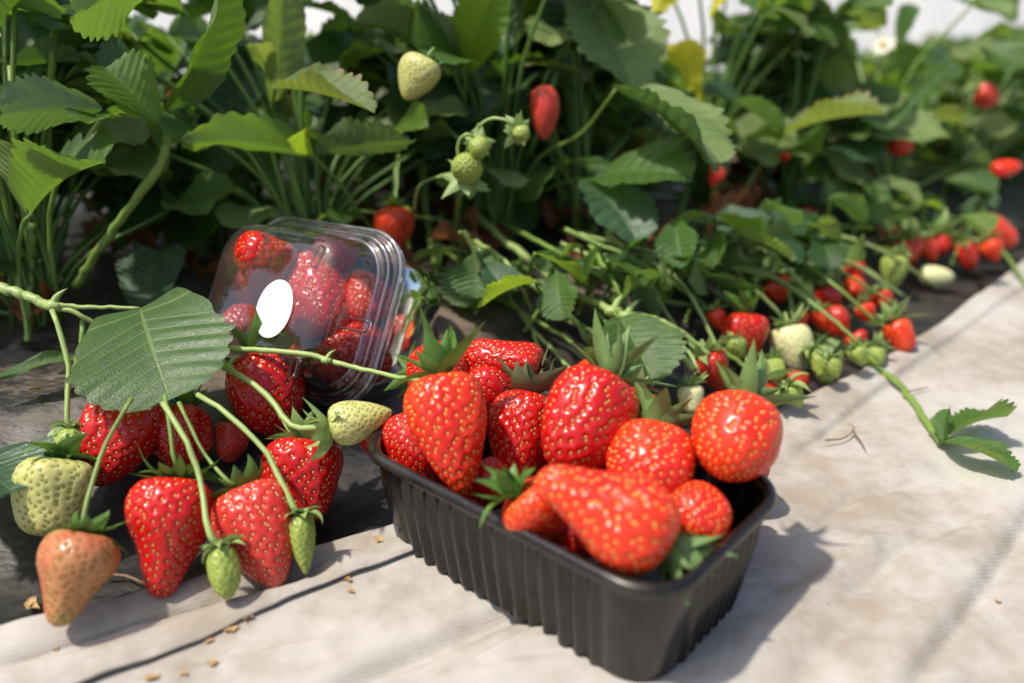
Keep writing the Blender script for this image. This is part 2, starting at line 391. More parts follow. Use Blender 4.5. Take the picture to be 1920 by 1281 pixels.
# ------------------------------------------------------------------ plants
PL = []   # (root object, position)
def plant(x, t, label, group='strawberry plants growing along the bed'):
    p = rowpt(x, t); r = empty('strawberry_plant', p, label, 'strawberry plant', group)
    PL.append((r, p)); return r, p
def near_plant(p):
    return min(PL, key=lambda a: (a[1][0]-p[0])**2+(a[1][1]-p[1])**2)
FILL = {}
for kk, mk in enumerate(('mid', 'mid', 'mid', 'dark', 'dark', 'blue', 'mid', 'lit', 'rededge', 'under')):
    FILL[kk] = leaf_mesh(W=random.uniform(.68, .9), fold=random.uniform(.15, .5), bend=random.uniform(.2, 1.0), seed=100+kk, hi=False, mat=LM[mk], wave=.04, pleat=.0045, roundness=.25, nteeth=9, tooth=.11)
DEADM = [leaf_mesh(W=.7, fold=.5, bend=1.2, seed=140+i, hi=False, mat=LM['dead'], wave=.09) for i in range(3)]
KEEP = [(742, 425, 62, .72), (780, 150, 62, .68), (1022, 210, 62, .74), (895, 290, 95, .62), (1250, 240, 95, .70), (1215, 340, 80, .72), (1150, 400, 60, .72), (100, 205, 80, .54), (110, 330, 80, .56),
 (470, 270, 90, .66), (680, 260, 80, .66), (600, 180, 80, .64), (530, 60, 60, .66), (770, 60, 90, .70), (900, 40, 60, .72), (1140, 60, 70, .76), (1490, 465, 60, .8), (1570, 215, 85, .84), (1400, 210, 60, .84),
 (1285, 120, 55, .92), (1245, 5, 40, 1), (1350, 10, 40, 1), (1685, 270, 36, 1.05), (1850, 180, 34, 1.3), (1505, 405, 36, 1.02), (1345, 335, 30, .87), (1195, 395, 34, .8), (370, 90, 80, .58), (905, 520, 70, .68), (540, 352, 26, .95), (1482, 345, 30, .95), (1655, 85, 40, 1.08), (300, 520, 70, .62), (430, 160, 60, .72)]
LITP = [at(*q) for q in ((780, 150, .59), (1022, 210, .68), (742, 425, .665), (890, 290, .58), (1230, 220, .62), (1260, 280, .61), (1400, 640, .64), (1480, 650, .63), (600, 520, .53), (690, 520, .53), (500, 480, .53), (1290, 120, .79), (1180, 390, .66), (1560, 220, .78), (450, 270, .58), (100, 210, .49), (600, 180, .57), (1700, 480, .8), (1600, 600, .7), (1080, 560, .64), (1490, 470, .74))]
def shades(q):
    for p in LITP:
        v = q-p; a = v@SUNV
        if a > .012 and np.linalg.norm(v-SUNV*a) < .036: return True
    return False
def hides(q):
    a, b, d = pix(q)
    return any(d < kd and (a-kx)**2+(b-ky)**2 < kr*kr for kx, ky, kr, kd in KEEP)
def grow(root, p, n, hmin, hmax, size, rg, lo=False, spread=1.0, tmin=.14, pal=tuple(range(10))):
    made = 0; tries = 0
    while made < n and tries < n*6:
        tries += 1
        az = rg.uniform(0, 6.283); h = rg.uniform(hmin, hmax); out = rg.uniform(.02, .13)*spread*(1.25-h/hmax*.5)
        tipp = p+np.array([math.cos(az)*out, math.sin(az)*out, h])
        ld = np.array([math.cos(az), math.sin(az), rg.uniform(-.55, .25)]); ld /= np.linalg.norm(ld)
        s = size*rg.uniform(.75, 1.2)
        ok = True
        for q in (tipp, tipp+ld*s):
            a, b, d = pix(q)
            if d < .50 or tdist(q[0], q[1]) < tmin+.05*(b > 350)*(tmin > .1): ok = False
            if q[2] < bedz(q[0], q[1])+.008: ok = False
            if b > 470 and a > 330 and tdist(q[0], q[1]) < .2: ok = False
            if -40 < a < 1960 and b > -150 and d < .62 and b > 330: ok = False
        side = np.array([-math.sin(az), math.cos(az), 0])
        if ok and any(hides(tipp+dv*s*k) or shades(tipp+dv*s*k) for dv in (ld, ld*.35+side*.9, ld*.35-side*.9) for k in (.15, .55, 1.0)): ok = False
        if not ok: continue
        made += 1
        mid = p+np.array([math.cos(az)*out*.35, math.sin(az)*out*.35, h*.6])
        V, F = tube([p+np.array([rg.normal(0, .008), rg.normal(0, .008), 0])-p, mid-p, tipp-p], [.0021*size/.06, .0015*size/.06], 8, 6)
        st = link('leaf_stalk', mesh('leaf_stalk', V, F, [STEMD if rg.random() < .6 else STEM]), root)
        side = np.array([-math.sin(az), math.cos(az), 0])
        for sg in (0, 1, -1):
            dd = ld if sg == 0 else (ld*.35+side*sg*.9+np.array([0, 0, rg.uniform(-.25, .2)])); dd = dd/np.linalg.norm(dd)
            o = link('leaflet', FILL[pal[int(rg.integers(0, len(pal)))]], st)
            nn = np.array([0, 0, 1.0])+.35*rg.normal(size=3)
            o.matrix_local = leaf_matrix(tipp-p, tipp-p+dd*s*(1 if sg == 0 else .9), rg.normal(0, .25), nn)
def dead(root, p, n, rg, size):
    for i in range(n):
        az = rg.uniform(0, 6.283); o = rg.uniform(.02, .12); b = np.array([math.cos(az)*o, math.sin(az)*o, .006])
        q = p+b; b[2] = bedz(q[0], q[1])+.006-p[2]
        if tdist(q[0], q[1]) < .17: continue
        e = link('withered_leaf', DEADM[i % 3], root); dv = np.array([rg.normal(), rg.normal(), rg.uniform(-.05, .3)]); dv /= np.linalg.norm(dv)
        e.matrix_local = leaf_matrix(b, b+dv*size, rg.normal(0, .6), (0, 0, 1))

rg = np.random.default_rng(11)
NEARL = [
 (-.42, .28, 'strawberry plant with folded silvery leaves at the left edge of the picture'),
 (-.22, .27, 'leafy strawberry plant with thick arching stalks behind the round front leaf'),
 (-.03, .29, 'strawberry plant with red-edged curled leaves right behind the clear punnet'),
 (.12, .28, 'strawberry plant bearing the cluster of green buds above the clear punnet'),
 (.24, .28, 'strawberry plant with large bluish leaves behind the heaped black tray'),
 (.40, .27, 'strawberry plant with pale toothed leaf behind the pale unripe berry'),
]
for x, t, lb in NEARL:
    r, p = plant(x, t, lb); grow(r, p, 11, .10, .26, .062, rg); grow(r, p, 9, .02, .12, .055, rg, spread=1.3); grow(r, p, 11, .12, .215, .064, rg, spread=1.5); dead(r, p, 5, rg, .05)
FARL = 'blurred leafy strawberry plant farther along the row toward the right'
for x, t, hh, k in ((.44, .20, .20, 16), (.50, .13, .16, 14), (.58, .20, .20, 16), (.64, .11, .17, 16), (.74, .19, .20, 18), (.80, .10, .17, 16), (.92, .17, .19, 18), (1.0, .10, .17, 16), (1.15, .16, .17, 16), (1.25, .08, .15, 14), (1.4, .15, .15, 16), (1.65, .12, .14, 14), (2.0, .12, .14, 14), (2.5, .12, .14, 14)):
    hh *= np.interp(x, [.4, .5, .6, .75, 1.0, 2], [1.2, 1.05, .9, .68, .44, .30])*(1+.16*math.sin(x*23)); r, p = plant(x, t, FARL, 'blurred plants at the far right of the row'); grow(r, p, k, .02, hh, .068, rg, spread=1.2, tmin=.045, pal=(0, 1, 2, 6, 7, 9, 9, 8)); dead(r, p, 4, rg, .05)  # palette weighted to lighter leaf colours, imitating brighter light on the far foliage
BACKL = 'strawberry plant half hidden deep in the foliage of the second line'
for i, x in enumerate((-.62, -.46, -.30, -.14, .02, .18, .34, .52, .72, .95, 1.25, 1.6, 2.0)):
    r, p = plant(x, .44+.04*(i % 2), BACKL, 'plants of the second line behind the first'); hh = np.interp(x, [-.6, .3, .6, .9, 1.4, 3], [.19, .17, .12, .08, .06, .05]); grow(r, p, 20, .03, hh, .066, rg, spread=1.25); dead(r, p, 5, rg, .055)
for i, x in enumerate((-.7, -.5, -.3, -.1, .1, .3, .5, .75)):
    r, p = plant(x, .62, BACKL, 'plants of the second line behind the first'); hh = np.interp(x, [-.6, .3, .9], [.16, .15, .07]); grow(r, p, 20, .02, hh, .07, rg, spread=1.4)

def hleaf(b, t, W=.75, roll=0, fold=20, bend=.4, mat='mid', rnd=0.0, stalk=None, tooth=.12, wave=.03, nteeth=10, r0=.0012, sm_=None, cup=0.0, pl=None, pleat=.008):
    """one leaflet placed by hand, belongs to the nearest plant; stalk: further picture points (x, y, depth) from the leaf base down"""
    global BN; BN += 1
    cl = lambda q: (q[0], q[1], min(q[2], onbed(q[0], q[1], .012))) if q[1] > 380 else q
    b = cl(b); t = cl(t)
    if stalk: stalk = [(a_, b_, min(d_, onbed(a_, b_, .005))) if b_ > 380 else (a_, b_, d_) for a_, b_, d_ in stalk]
    B, T = at(*b), at(*t); root, p = pl or near_plant(B)
    par = root
    if stalk:
        P = [at(*s)-p for s in stalk][::-1]+[B-p]
        V, F = tube(P, [r0*1.35, r0], 18, 8); par = link('leaf_stalk', mesh('leaf_stalk', V, F, [sm_ or STEM]), root)
    o = link('leaflet', leaf_mesh(W, R(fold), bend, 300+BN, nteeth, True, LM[mat], rnd, tooth, wave, cup, pleat), par)
    o.matrix_local = leaf_matrix(B-p, T-p, R(roll)); return o
def stalk(pts, w0, w1=None, mat=None, name='fruit_stalk', pl=None, knobs=()):
    pts = [(a, b, min(d, onbed(a, b, .005))) if b > 380 else (a, b, d) for a, b, d in pts]
    P = [at(*s) for s in pts]; root, p = pl or near_plant(P[0])
    d0, d1 = pts[0][2], pts[-1][2]; w1 = w1 or w0
    V, F = tube([q-p for q in P], [w0*d0/F_PX/2, w1*d1/F_PX/2], 8+5*len(P), 10)
    mb = MB(); mb.add(V, F)
    for (x, y, d, w) in knobs:     # swollen nodes with a small bract
        c = at(x, y, d)-p; r_ = w*d/F_PX/2
        V, F = tube([c-AR*r_*1.3, c, c+AR*r_*1.3], [r_*.5, r_, r_*.5], 7, 8); mb.add(V, F)
        V, F = tube([c, c+AU*r_*1.6+AR*r_*.8, c+AU*r_*2.8+AR*r_*2.4], [r_*.7, r_*.5, .0001], 6, 6); mb.add(V, F)
    return link(name, mb.mesh(name, [mat or STEM]), root)
# ------------------------------------------------------------------ the setting
def ground_mats():
    g = NT('soil_brown'); o = g.obj(); c = g.mix(g.noise(20, o, 6), (.05, .035, .022), (.16, .115, .075))
    soil = g.done(g.pbsdf(Base_Color=c, Roughness=.95, Normal=g.bump(g.noise(120, o, 5), .6, .004)))
    g = NT('mulch_film_black'); o = g.obj()
    st = g.n('ShaderNodeMapping', {'Vector': o, 'Rotation': (0, 0, R(-30)), 'Scale': (1.0, 2.6, 1.0)}).outputs[0]
    dust = g.ramp(g.math('ADD', g.math('MULTIPLY', g.noise(9, st, 6, .65), .7), g.math('MULTIPLY', g.noise(140, st, 4, .7), .35)), .42, .72)
    zz = g.n('ShaderNodeSeparateXYZ', {0: o}).outputs[2]
    dust = g.math('MULTIPLY', dust, g.math('ADD', .35, g.math('MULTIPLY', g.ramp(zz, .018, .052), 1.0)), clamp=True)
    c = g.mix(dust, (.013, .014, .016), (.15, .115, .082))
    h = g.math('ADD', g.noise(28, st, 5), g.math('MULTIPLY', g.noise(260, o, 4), .35))
    film = g.done(g.pbsdf(Base_Color=c, Roughness=g.math('ADD', .36, g.math('MULTIPLY', dust, .45)), Normal=g.bump(h, .3, .003)))
    g = NT('fleece_white'); o = g.obj()
    a = g.n('ShaderNodeMapping', {'Vector': o, 'Rotation': (0, 0, R(-28))}).outputs[0]
    wx = g.n('ShaderNodeTexWave', {'Vector': a, 'Scale': 210.0, 'Distortion': 1.5, 'Detail': 2.0}, wave_type='BANDS', bands_direction='X').outputs[1]
    wy = g.n('ShaderNodeTexWave', {'Vector': a, 'Scale': 210.0, 'Distortion': 1.5, 'Detail': 2.0}, wave_type='BANDS', bands_direction='Y').outputs[1]
    dirt = g.ramp(g.math('ADD', g.noise(7.5, o, 5, .62), g.math('MULTIPLY', g.noise(60, o, 4, .7), .22)), .48, .80)
    fib = g.noise(300, g.n('ShaderNodeMapping', {'Vector': a, 'Scale': (.35, 1.6, 1)}).outputs[0], 4, .7)
    c = g.mix(dirt, (.50, .475, .432), (.335, .285, .225))
    sp_ = g.math('MULTIPLY', g.ramp(g.noise(170, o, 3, .6), .66, .75), g.ramp(g.noise(14, o, 3), .45, .62))
    c = g.mix(g.math('MULTIPLY', sp_, .5), c, (.17, .13, .095))
    c = g.mix(g.math('MULTIPLY', g.ramp(fib, .35, .7), .16), c, (.36, .31, .25))
    h = g.math('ADD', g.math('MULTIPLY', g.math('ADD', wx, wy), .14), g.math('ADD', g.math('MULTIPLY', fib, .5), g.math('MULTIPLY', g.noise(45, o, 4), 1.6)))
    sh = g.pbsdf(Base_Color=c, Roughness=.85, Specular_IOR_Level=.2, Normal=g.bump(h, .42, .0016))
    tr = g.n('ShaderNodeBsdfTranslucent', {'Color': c}).outputs[0]
    fl = g.done(g.n('ShaderNodeMixShader', {0: .12, 1: sh, 2: tr}).outputs[0])
    g = NT('tunnel_film_white'); o = g.obj()
    f = g.n('ShaderNodeTexWave', {'Vector': o, 'Scale': 1.4, 'Distortion': 3.0, 'Detail': 2.0}).outputs[1]
    c = g.mix(f, (.86, .85, .82), (.78, .77, .75))
    sh = g.pbsdf(Base_Color=c, Roughness=.6); tr = g.n('ShaderNodeBsdfTranslucent', {'Color': c}).outputs[0]
    tun = g.done(g.n('ShaderNodeMixShader', {0: .35, 1: sh, 2: tr}).outputs[0])
    return soil, film, fl, tun
SOIL, FILM, FLEECE, TUNNEL = ground_mats()
n = 60; gx = np.linspace(-40, 40, n); X, Y = np.meshgrid(gx, gx, indexing='ij')
o = link('ground', mesh('ground', np.stack([X, Y, -.05+0*X], -1).reshape(-1, 3), grid_faces(n, n), [SOIL])); tag(o, kind='structure')
# strips that follow the edge of the fleece: s along x, t across
def strip(name, xs, ts, zf, mat, thick=.0):
    Xs, T = np.meshgrid(xs, ts, indexing='ij'); nx, ny = edge_n(Xs)
    PX, PY = Xs+nx*T, edge_y(Xs)+ny*T
    Z = zf(PX, PY, T, Xs)
    f = [tuple(reversed(q)) for q in grid_faces(len(xs), len(ts))]
    return link(name, mesh(name, np.stack([PX, PY, Z], -1).reshape(-1, 3), f, [mat]))
def wob(x, y, k, seed):
    rr = np.random.default_rng(seed); z = 0*x
    for i in range(9):
        a = rr.uniform(0, 6.28); f = k*rr.uniform(.5, 2.2); z = z+np.sin(x*math.cos(a)*f+y*math.sin(a)*f+rr.uniform(0, 6))/9
    return z
xs = np.concatenate([np.linspace(-1.6, -.5, 40), np.linspace(-.49, 1.2, 330), np.linspace(1.22, 3.8, 60)])
ts = np.concatenate([np.linspace(-.03, .3, 84), np.linspace(.31, 1.15, 50)])
film = strip('bed', xs, ts, lambda X, Y, T, S: bedz(X, Y)-.004-.014*sm(-T/.012)+.0035*wob(X, Y, 45, 3)+.0012*wob(X, Y, 160, 4), FILM)
tag(film, kind='structure')
# fleece with its folds: picture polylines laid on the ground
FOLDS = [  # picture points, amplitude, half width, kind (step: a layer edge; ridge: a wave, negative is a furrow)
 ([(-40, 1262), (250, 1170), (480, 1110), (720, 1035), (790, 1012)], .0042, -.0022, 'step'),
 ([(-60, 1275), (200, 1200), (420, 1130), (620, 1075)], -.0085, .0070, 'ridge'),
 ([(560, 1330), (760, 1232), (940, 1154), (1060, 1120)], -.0075, .0065, 'ridge'),
 ([(700, 1340), (900, 1230), (1090, 1128)], .0034, -.0030, 'step'),
 ([(1480, 868), (1620, 760), (1760, 660), (1960, 520)], .0034, .0060, 'step'),
 ([(1440, 905), (1560, 800), (1700, 715), (1850, 610)], -.0030, .010, 'ridge'),
 ([(1690, 1320), (1800, 1180), (1880, 1060), (1960, 930)], -.0042, .0045, 'ridge'),
 ([(1600, 1320), (1740, 1150), (1830, 1020), (1930, 870)], .005, .018, 'ridge'),
 ([(1420, 1040), (1540, 1010), (1660, 1040)], .003, .012, 'ridge'),
 ([(1500, 1010), (1600, 930), (1760, 900)], -.0022, .004, 'ridge'), ([(1560, 1160), (1690, 1040), (1850, 960)], -.0026, .005, 'ridge'), ([(1450, 1150), (1560, 1080), (1700, 990)], .0022, .006, 'ridge'),
 ([(1480, 1290), (1570, 1200), (1640, 1160)], -.0024, .005, 'ridge'), ([(1650, 900), (1770, 860), (1900, 780)], .0026, .007, 'ridge'), ([(880, 1260), (960, 1235), (1080, 1225)], -.002, .004, 'ridge'), ([(250, 1290), (480, 1235), (640, 1200)], .0018, .004, 'ridge'),
 ([(1300, 1290), (1460, 1190), (1620, 1110)], .003, .016, 'ridge'),
]
def fleece_z(X, Y, T, S):
    z = .0008+.0030*wob(X, Y, 38, 5)+.0012*wob(X, Y, 120, 6)+.0005*wob(X, Y, 330, 8)+.0022*np.exp(-((T+.004)/.006)**2)
    for pts, amp, hw, kind in FOLDS:
        P = np.array([at(x, y, at_h(x, y, 0))[:2] for x, y in pts]); best = np.full(X.shape, 9.0); sg = np.zeros(X.shape); al = np.zeros(X.shape)
        n_ = len(P)-1
        for i in range(n_):
            a, b = P[i], P[i+1]; ab = b-a; l2 = ab@ab
            u = ((X-a[0])*ab[0]+(Y-a[1])*ab[1])/l2; uc = np.clip(u, 0, 1)
            dx, dy = X-a[0]-uc*ab[0], Y-a[1]-uc*ab[1]; d = np.hypot(dx, dy); m = d < best
            best = np.where(m, d, best); sg = np.where(m, np.sign(ab[0]*dy-ab[1]*dx), sg); al = np.where(m, (i+uc)/n_, al)
        fade = sm(al*5+.25)*sm((1-al)*6+.25)
        if kind == 'ridge': z = z+amp*fade*np.exp(-(best/hw)**2)
        else: z = z+amp*fade*np.where(sg*np.sign(hw) > 0, (1-sm(best/.04))*sm(best/abs(hw)), 0.0)-.0012*fade*np.exp(-(best/.0018)**2)*(hw < 0)
    # flat where the tray stands
    return z+.0005
xs = np.concatenate([np.linspace(-1.2, -.42, 40), np.linspace(-.415, .75, 560), np.linspace(.76, 3.8, 120)])
ts = np.concatenate([np.linspace(-1.2, -.36, 50), np.linspace(-.3555, -.15, 110), np.linspace(-.149, 0, 150)])
fl = strip('fleece_sheet', xs, ts, fleece_z, FLEECE)
so = fl.modifiers.new('thick', 'SOLIDIFY'); so.thickness = .0008; so.offset = -1
tag(fl, 'dirty white fleece sheet with long folds spread over the path under the black tray', 'fabric sheet')
_hp = [at(x, y, at_h(x, y, .003)) for x, y in ((-160, 1372), (-20, 1338), (145, 1276), (330, 1203), (520, 1130), (640, 1084), (740, 1050), (830, 1030))]
_hx = np.array([q[0] for q in _hp]); _ht = np.array([float(tdist(q[0], q[1])) for q in _hp]); _o = np.argsort(_hx)
hxs = np.linspace(_hx.min(), _hx.max(), 260); vv = np.linspace(0, 1, 40); HX, HV = np.meshgrid(hxs, vv, indexing='ij')
HT = np.interp(HX, _hx[_o], _ht[_o])*HV+.0015*np.sin(HX*90)*HV*.3; HT = HT-.0008
for _ in range(4): pass
nx_, ny_ = edge_n(HX); hX, hY = HX+nx_*HT, edge_y(HX)+ny_*HT
hZ = fleece_z(hX, hY, HT, 0)+.0011+.0015*sm(HV*1.4)+.0012*wob(hX, hY, 90, 9)-.0008*sm((HV-.93)/.07)
hm = link('folded_hem', mesh('folded_hem', np.stack([hX, hY, hZ], -1).reshape(-1, 3), [tuple(reversed(q)) for q in grid_faces(260, 40)], [FLEECE]), fl)
so = hm.modifiers.new('thick', 'SOLIDIFY'); so.thickness = .001; so.offset = -1
# white plastic film of the tunnel side behind the rows
xs2 = np.linspace(-5, 12, 80); vs = np.linspace(0, 1, 24); V = []
for i, x in enumerate(xs2):
    for v in vs:
        rip = .035*math.sin(x*6+v*2)+.02*math.sin(x*15+v*4)
        V.append((x, 3.0+x*.24+1.6*v+.5*v*v+rip, -.06+1.7*v**.9))
tf_ = link('tunnel_film', mesh('tunnel_film', V, [tuple(reversed(f)) for f in grid_faces(len(xs2), len(vs))], [TUNNEL]))
tag(tf_, 'pale white plastic tunnel film rising behind the strawberry rows', 'plastic film')

# ------------------------------------------------------------------ black tray
def rrect(w, h, r, k=12, dens=26):
    """rounded rectangle outline: list of (x, y, nx, ny, s on straight side or None)"""
    out = []; r = max(.002, min(r, w/2-.001, h/2-.001))
    cs = [(w/2-r, h/2-r, 0), (-w/2+r, h/2-r, 90), (-w/2+r, -h/2+r, 180), (w/2-r, -h/2+r, 270)]
    for q, (cx_, cy_, a0) in enumerate(cs):
        for i in range(k+1):
            a = R(a0+90*i/k); out.append((cx_+r*math.cos(a), cy_+r*math.sin(a), math.cos(a), math.sin(a), None))
        nx_, ny_, a1 = cs[(q+1) % 4]; a = R(a0+90)
        p = (cx_+r*math.cos(a), cy_+r*math.sin(a)); e = (nx_+r*math.cos(a), ny_+r*math.sin(a))
        m = dens*(8 if q % 2 == 0 else 5)
        for i in range(1, m): u = i/m; out.append((p[0]+(e[0]-p[0])*u, p[1]+(e[1]-p[1])*u, math.cos(a), math.sin(a), u))
    return out
def ring(w, h, r, z, amp=0.0, nl=15, nsrt=8, dens=10):
    V = []; side = 0; last = None
    for (x, y, nx, ny, u) in rrect(w, h, r, 12, dens):
        a = 0
        if u is not None and amp:
            nrib = nl if abs(ny) > .5 else nsrt
            f = abs(((u*nrib) % 1)*2-1); a = amp*(sm(np.array((f-.25)/.5))*2-1)*min(1, u*12, (1-u)*12)
        V.append((x+nx*float(a), y+ny*float(a), z))
    return V
TL, TW, TH_ = .190, .1156, .0605
TX, TY, TYAW = .0248, .3623, -.71456
PLB = plain('tray_plastic_black', (.0075, .0065, .006), .24, .25, 30, .06)
def loops_mesh(name, loops, mats, cap_last=True, cap_first=False):
    nc = len(loops[0]); V = [v for l in loops for v in l]; F = grid_faces(len(loops), nc, True)
    if cap_last: F.append(tuple(range((len(loops)-1)*nc, len(loops)*nc)))
    if cap_first: F.append(tuple(range(nc))[::-1])
    return mesh(name, V, F, mats)
tray = empty('punnet_tray', (TX, TY, .0012), 'black ribbed plastic tray heaped with ripe strawberries on the white fleece', 'punnet'); tray.rotation_euler = (0, 0, TYAW)
o_ = [( .0104, 0.0, 0), (.0100, .0015, .9), (.0095, .004, 1), (.0050, .036, 1), (.0038, .049, .8), (.0034, .0525, 0), (.0030, .0548, 0)]
loops = [ring(TL-2*i, TW-2*i, .026-i*.6, z, .0018*a) for i, z, a in o_]
inn = [(.0044, .0548, 0), (.0048, .049, .8), (.0060, .036, 1), (.0106, .004, 1), (.0125, .0016, 0)]
loops += [ring(TL-2*i, TW-2*i, .026-i*.6, z, .0018*a) for i, z, a in inn]
def scuffed(name, col):
    g = NT(name); o = g.obj(); st = g.n('ShaderNodeMapping', {'Vector': o, 'Scale': (1, 1, .25)}).outputs[0]
    sc = g.ramp(g.noise(420, st, 4, .7), .58, .72); du = g.ramp(g.noise(24, o, 5, .65), .45, .75)
    c = g.mix(g.math('MULTIPLY', du, .35), col, (.07, .058, .045)); c = g.mix(g.math('MULTIPLY', sc, .22), c, (.10, .09, .08))
    return g.done(g.pbsdf(Base_Color=c, Roughness=g.math('ADD', .2, g.math('ADD', g.math('MULTIPLY', du, .16), g.math('MULTIPLY', sc, .15))), Normal=g.bump(g.noise(40, o, 3), .1, .001)))
PLB = scuffed('tray_plastic_black', (.0085, .007, .006))
link('tray_wall', loops_mesh('tray_wall', loops, [PLB], True, True), tray)
rm = [(.0030, .0550), (.0012, .0545), (.0, .0552), (-.0004, .0570), (.0, .0590), (.0010, .0602), (.0024, .0606), (.0038, .0602), (.0050, .0590), (.0056, .0565), (.0058, .0540), (.0050, .0534), (.0042, .0548)]
link('tray_rim', loops_mesh('tray_rim', [ring(TL-2*i, TW-2*i, .026-i*.5, z) for i, z in rm], [PLB], False), tray)

# ------------------------------------------------------------------ clear clamshell punnet
def clear_mat(nm='clear_plastic', dfu=.018, kf=1.8):
    g = NT(nm); o = g.obj()
    fr = g.n('ShaderNodeFresnel', {'IOR': 1.50}).outputs[0]
    b = g.bump(g.noise(26, o, 3), .25, .004)
    tr = g.n('ShaderNodeBsdfTransparent', {'Color': (.955, .96, .965, 1)}).outputs[0]
    gl = g.n('ShaderNodeBsdfGlossy', {'Color': (1, 1, 1, 1), 'Roughness': .07, 'Normal': b}).outputs[0]
    df = g.n('ShaderNodeBsdfDiffuse', {'Color': (.85, .87, .9, 1)}).outputs[0]
    a = g.n('ShaderNodeMixShader', {0: dfu, 1: tr, 2: df}).outputs[0]
    return g.done(g.n('ShaderNodeMixShader', {0: g.math('MULTIPLY', fr, kf, clamp=True), 1: a, 2: gl}).outputs[0])
CLEAR = clear_mat(); CRIM = clear_mat('clear_plastic_rim', .075, 3.0); STICK = plain('sticker_white', (.84, .84, .84), .5, .02, 20)
CD = .560; cc = at(581, 578, CD); ro = R(11.5); ya = R(-29); ln = R(6)
X0 = math.cos(ro)*AR-math.sin(ro)*AU; Y0 = math.sin(ro)*AR+math.cos(ro)*AU; N0 = -AF
N1 = math.cos(ya)*N0+math.sin(ya)*X0; X1 = math.cos(ya)*X0-math.sin(ya)*N0
Y1 = math.cos(ln)*Y0-math.sin(ln)*N1; N1 = math.cos(ln)*N1+math.sin(ln)*Y0
CM = Matrix((X1, Y1, N1)).transposed().to_4x4(); CM.translation = Vector(cc)
clam = empty('clamshell_punnet', cc, 'clear plastic clamshell punnet with white oval sticker standing on its side behind the tray', 'punnet'); clam.matrix_world = CM
CW, CHT = .131, .113
def cring(i, z, r0=.030, k=.55, am=0.0): return ring(CW-2*i, CHT-2*i, max(.006, r0-i*k), z, am, 5, 4, 4)
lid = [(0, -.001), (-.0006, .001), (0, .003), (.002, .0036), (.0035, .0034), (.0042, .0050), (.0050, .0085), (.0062, .0095), (.0080, .0098), (.0092, .0110), (.0104, .018), (.0120, .030), (.0138, .0355), (.0160, .0392), (.0195, .0418), (.0240, .0430), (.031, .0438), (.040, .0446), (.048, .0449), (.0535, .0450)]
link('lid', loops_mesh('lid', [cring(i, z) for i, z in lid], [CLEAR]), clam)
def rimloop(i, z, r):
    L = [];
    for k in range(8): a = 2*math.pi*k/8; L.append(cring(i-r*math.cos(a), z+r*math.sin(a)))
    L.append(L[0]); return loops_mesh('lid_rim', L, [CRIM], False)
for i, z, r in ((-.0008, .0022, .0011), (.0046, .0066, .0010), (.0088, .0104, .0009)): link('lid_rim', rimloop(i, z, r), clam)
rl = rimloop(.0004, -.0042, .0010); rl.name = 'base_rim'; link('base_rim', rl, clam)
bas = [(-.0006, -.0016), (0, -.0040), (.002, -.0046), (.0042, -.0048), (.0052, -.008), (.0062, -.011), (.0080, -.012), (.0062, -.014), (.0075, -.056), (.0100, -.064), (.0150, -.0685), (.0220, -.0700), (.045, -.0700), (.0535, -.0700)]
link('base', loops_mesh('base', [cring(i, z, .030, .45) for i, z in bas], [CLEAR]), clam)
def on_lid(px, py, z=.0452):
    r = ray(px, py); d = ((np.array(cc)+N1*z-CAMP)@N1)/(r@N1); q = CAMP+r*d-cc; return np.array([q@X1, q@Y1, z])
s0 = on_lid(514, 579)
V = [(s0[0]+rr_*math.cos(a)*.0140, s0[1]+rr_*math.sin(a)*.0180, zz) for rr_, zz in ((1, .0449), (1, .0455), (.94, .0457)) for a in np.linspace(0, 2*math.pi, 48, endpoint=False)]
link('oval_sticker', mesh('oval_sticker', V, grid_faces(3, 48, True)+[tuple(range(96, 144))], [STICK], smooth=False), clam)
def vent(px, py, w, h, rot, z=.0440):
    c = on_lid(px, py, z); P = []
    for (x, y, nx, ny, u) in rrect(w, h, .0012, 3, 1): P.append((x, y))
    V = []
    for rr_, zz in ((1.12, z-.0006), (1.12, z+.0012), (1.0, z+.0016), (.86, z+.0008), (.86, z-.0008)):
        for x, y in P:
            sx = x*(1+(rr_-1)*.0)+math.copysign((rr_-1)*.006, x); sy = y+math.copysign((rr_-1)*.006, y)
            V.append((c[0]+sx*math.cos(rot)-sy*math.sin(rot), c[1]+sx*math.sin(rot)+sy*math.cos(rot), zz))
    link('vent_slot', mesh('vent_slot', V, grid_faces(5, len(P), True), [CLEAR]), clam)
vent(664, 608, .0215, .0060, R(0)); vent(598, 482, .0048, .013, R(-14), .042); vent(488, 462, .0048, .013, R(-14), .042); vent(552, 690, .0048, .011, 0, .042)

# ------------------------------------------------------------------ strawberries in the tray
T = 'strawberries heaped in the black tray'; B = berry
B((822, 708), (868, 926), 156, ('h', .076), 12, 'conic', 'orange', 'up', 'tall orange-red strawberry with upright green sepals at the left end of the tray', 3, flat=.95, group=T, lump=.04, cf=1.35)
B((990, 740), (962, 898), 124, ('h', .060), 15, 'long', 'red', 'dry', 'red strawberry with drying sepals between two larger ones in the middle of the tray', 3, group=T, cf=1.45)
B((1145, 712), (1045, 885), 168, ('h', .078), 18, 'long', 'red', 'dull', 'large slanting red strawberry in the middle of the tray with sepals at its upper right', 3, group=T, bend=-.04, cf=1.35)
B((1240, 805), (1195, 950), 160, ('h', .068), 38, 'round', 'orange', 'dull', 'rounded orange strawberry under broad grey-green sepals in the tray', 3, asp=1.0, group=T, cf=1.5)
B((1410, 760), (1345, 895), 166, ('h', .082), 30, 'round', 'orange', 'dull', 'big round strawberry standing highest at the right corner of the tray', 3, asp=1.0, group=T, lump=.03, cf=1.25)
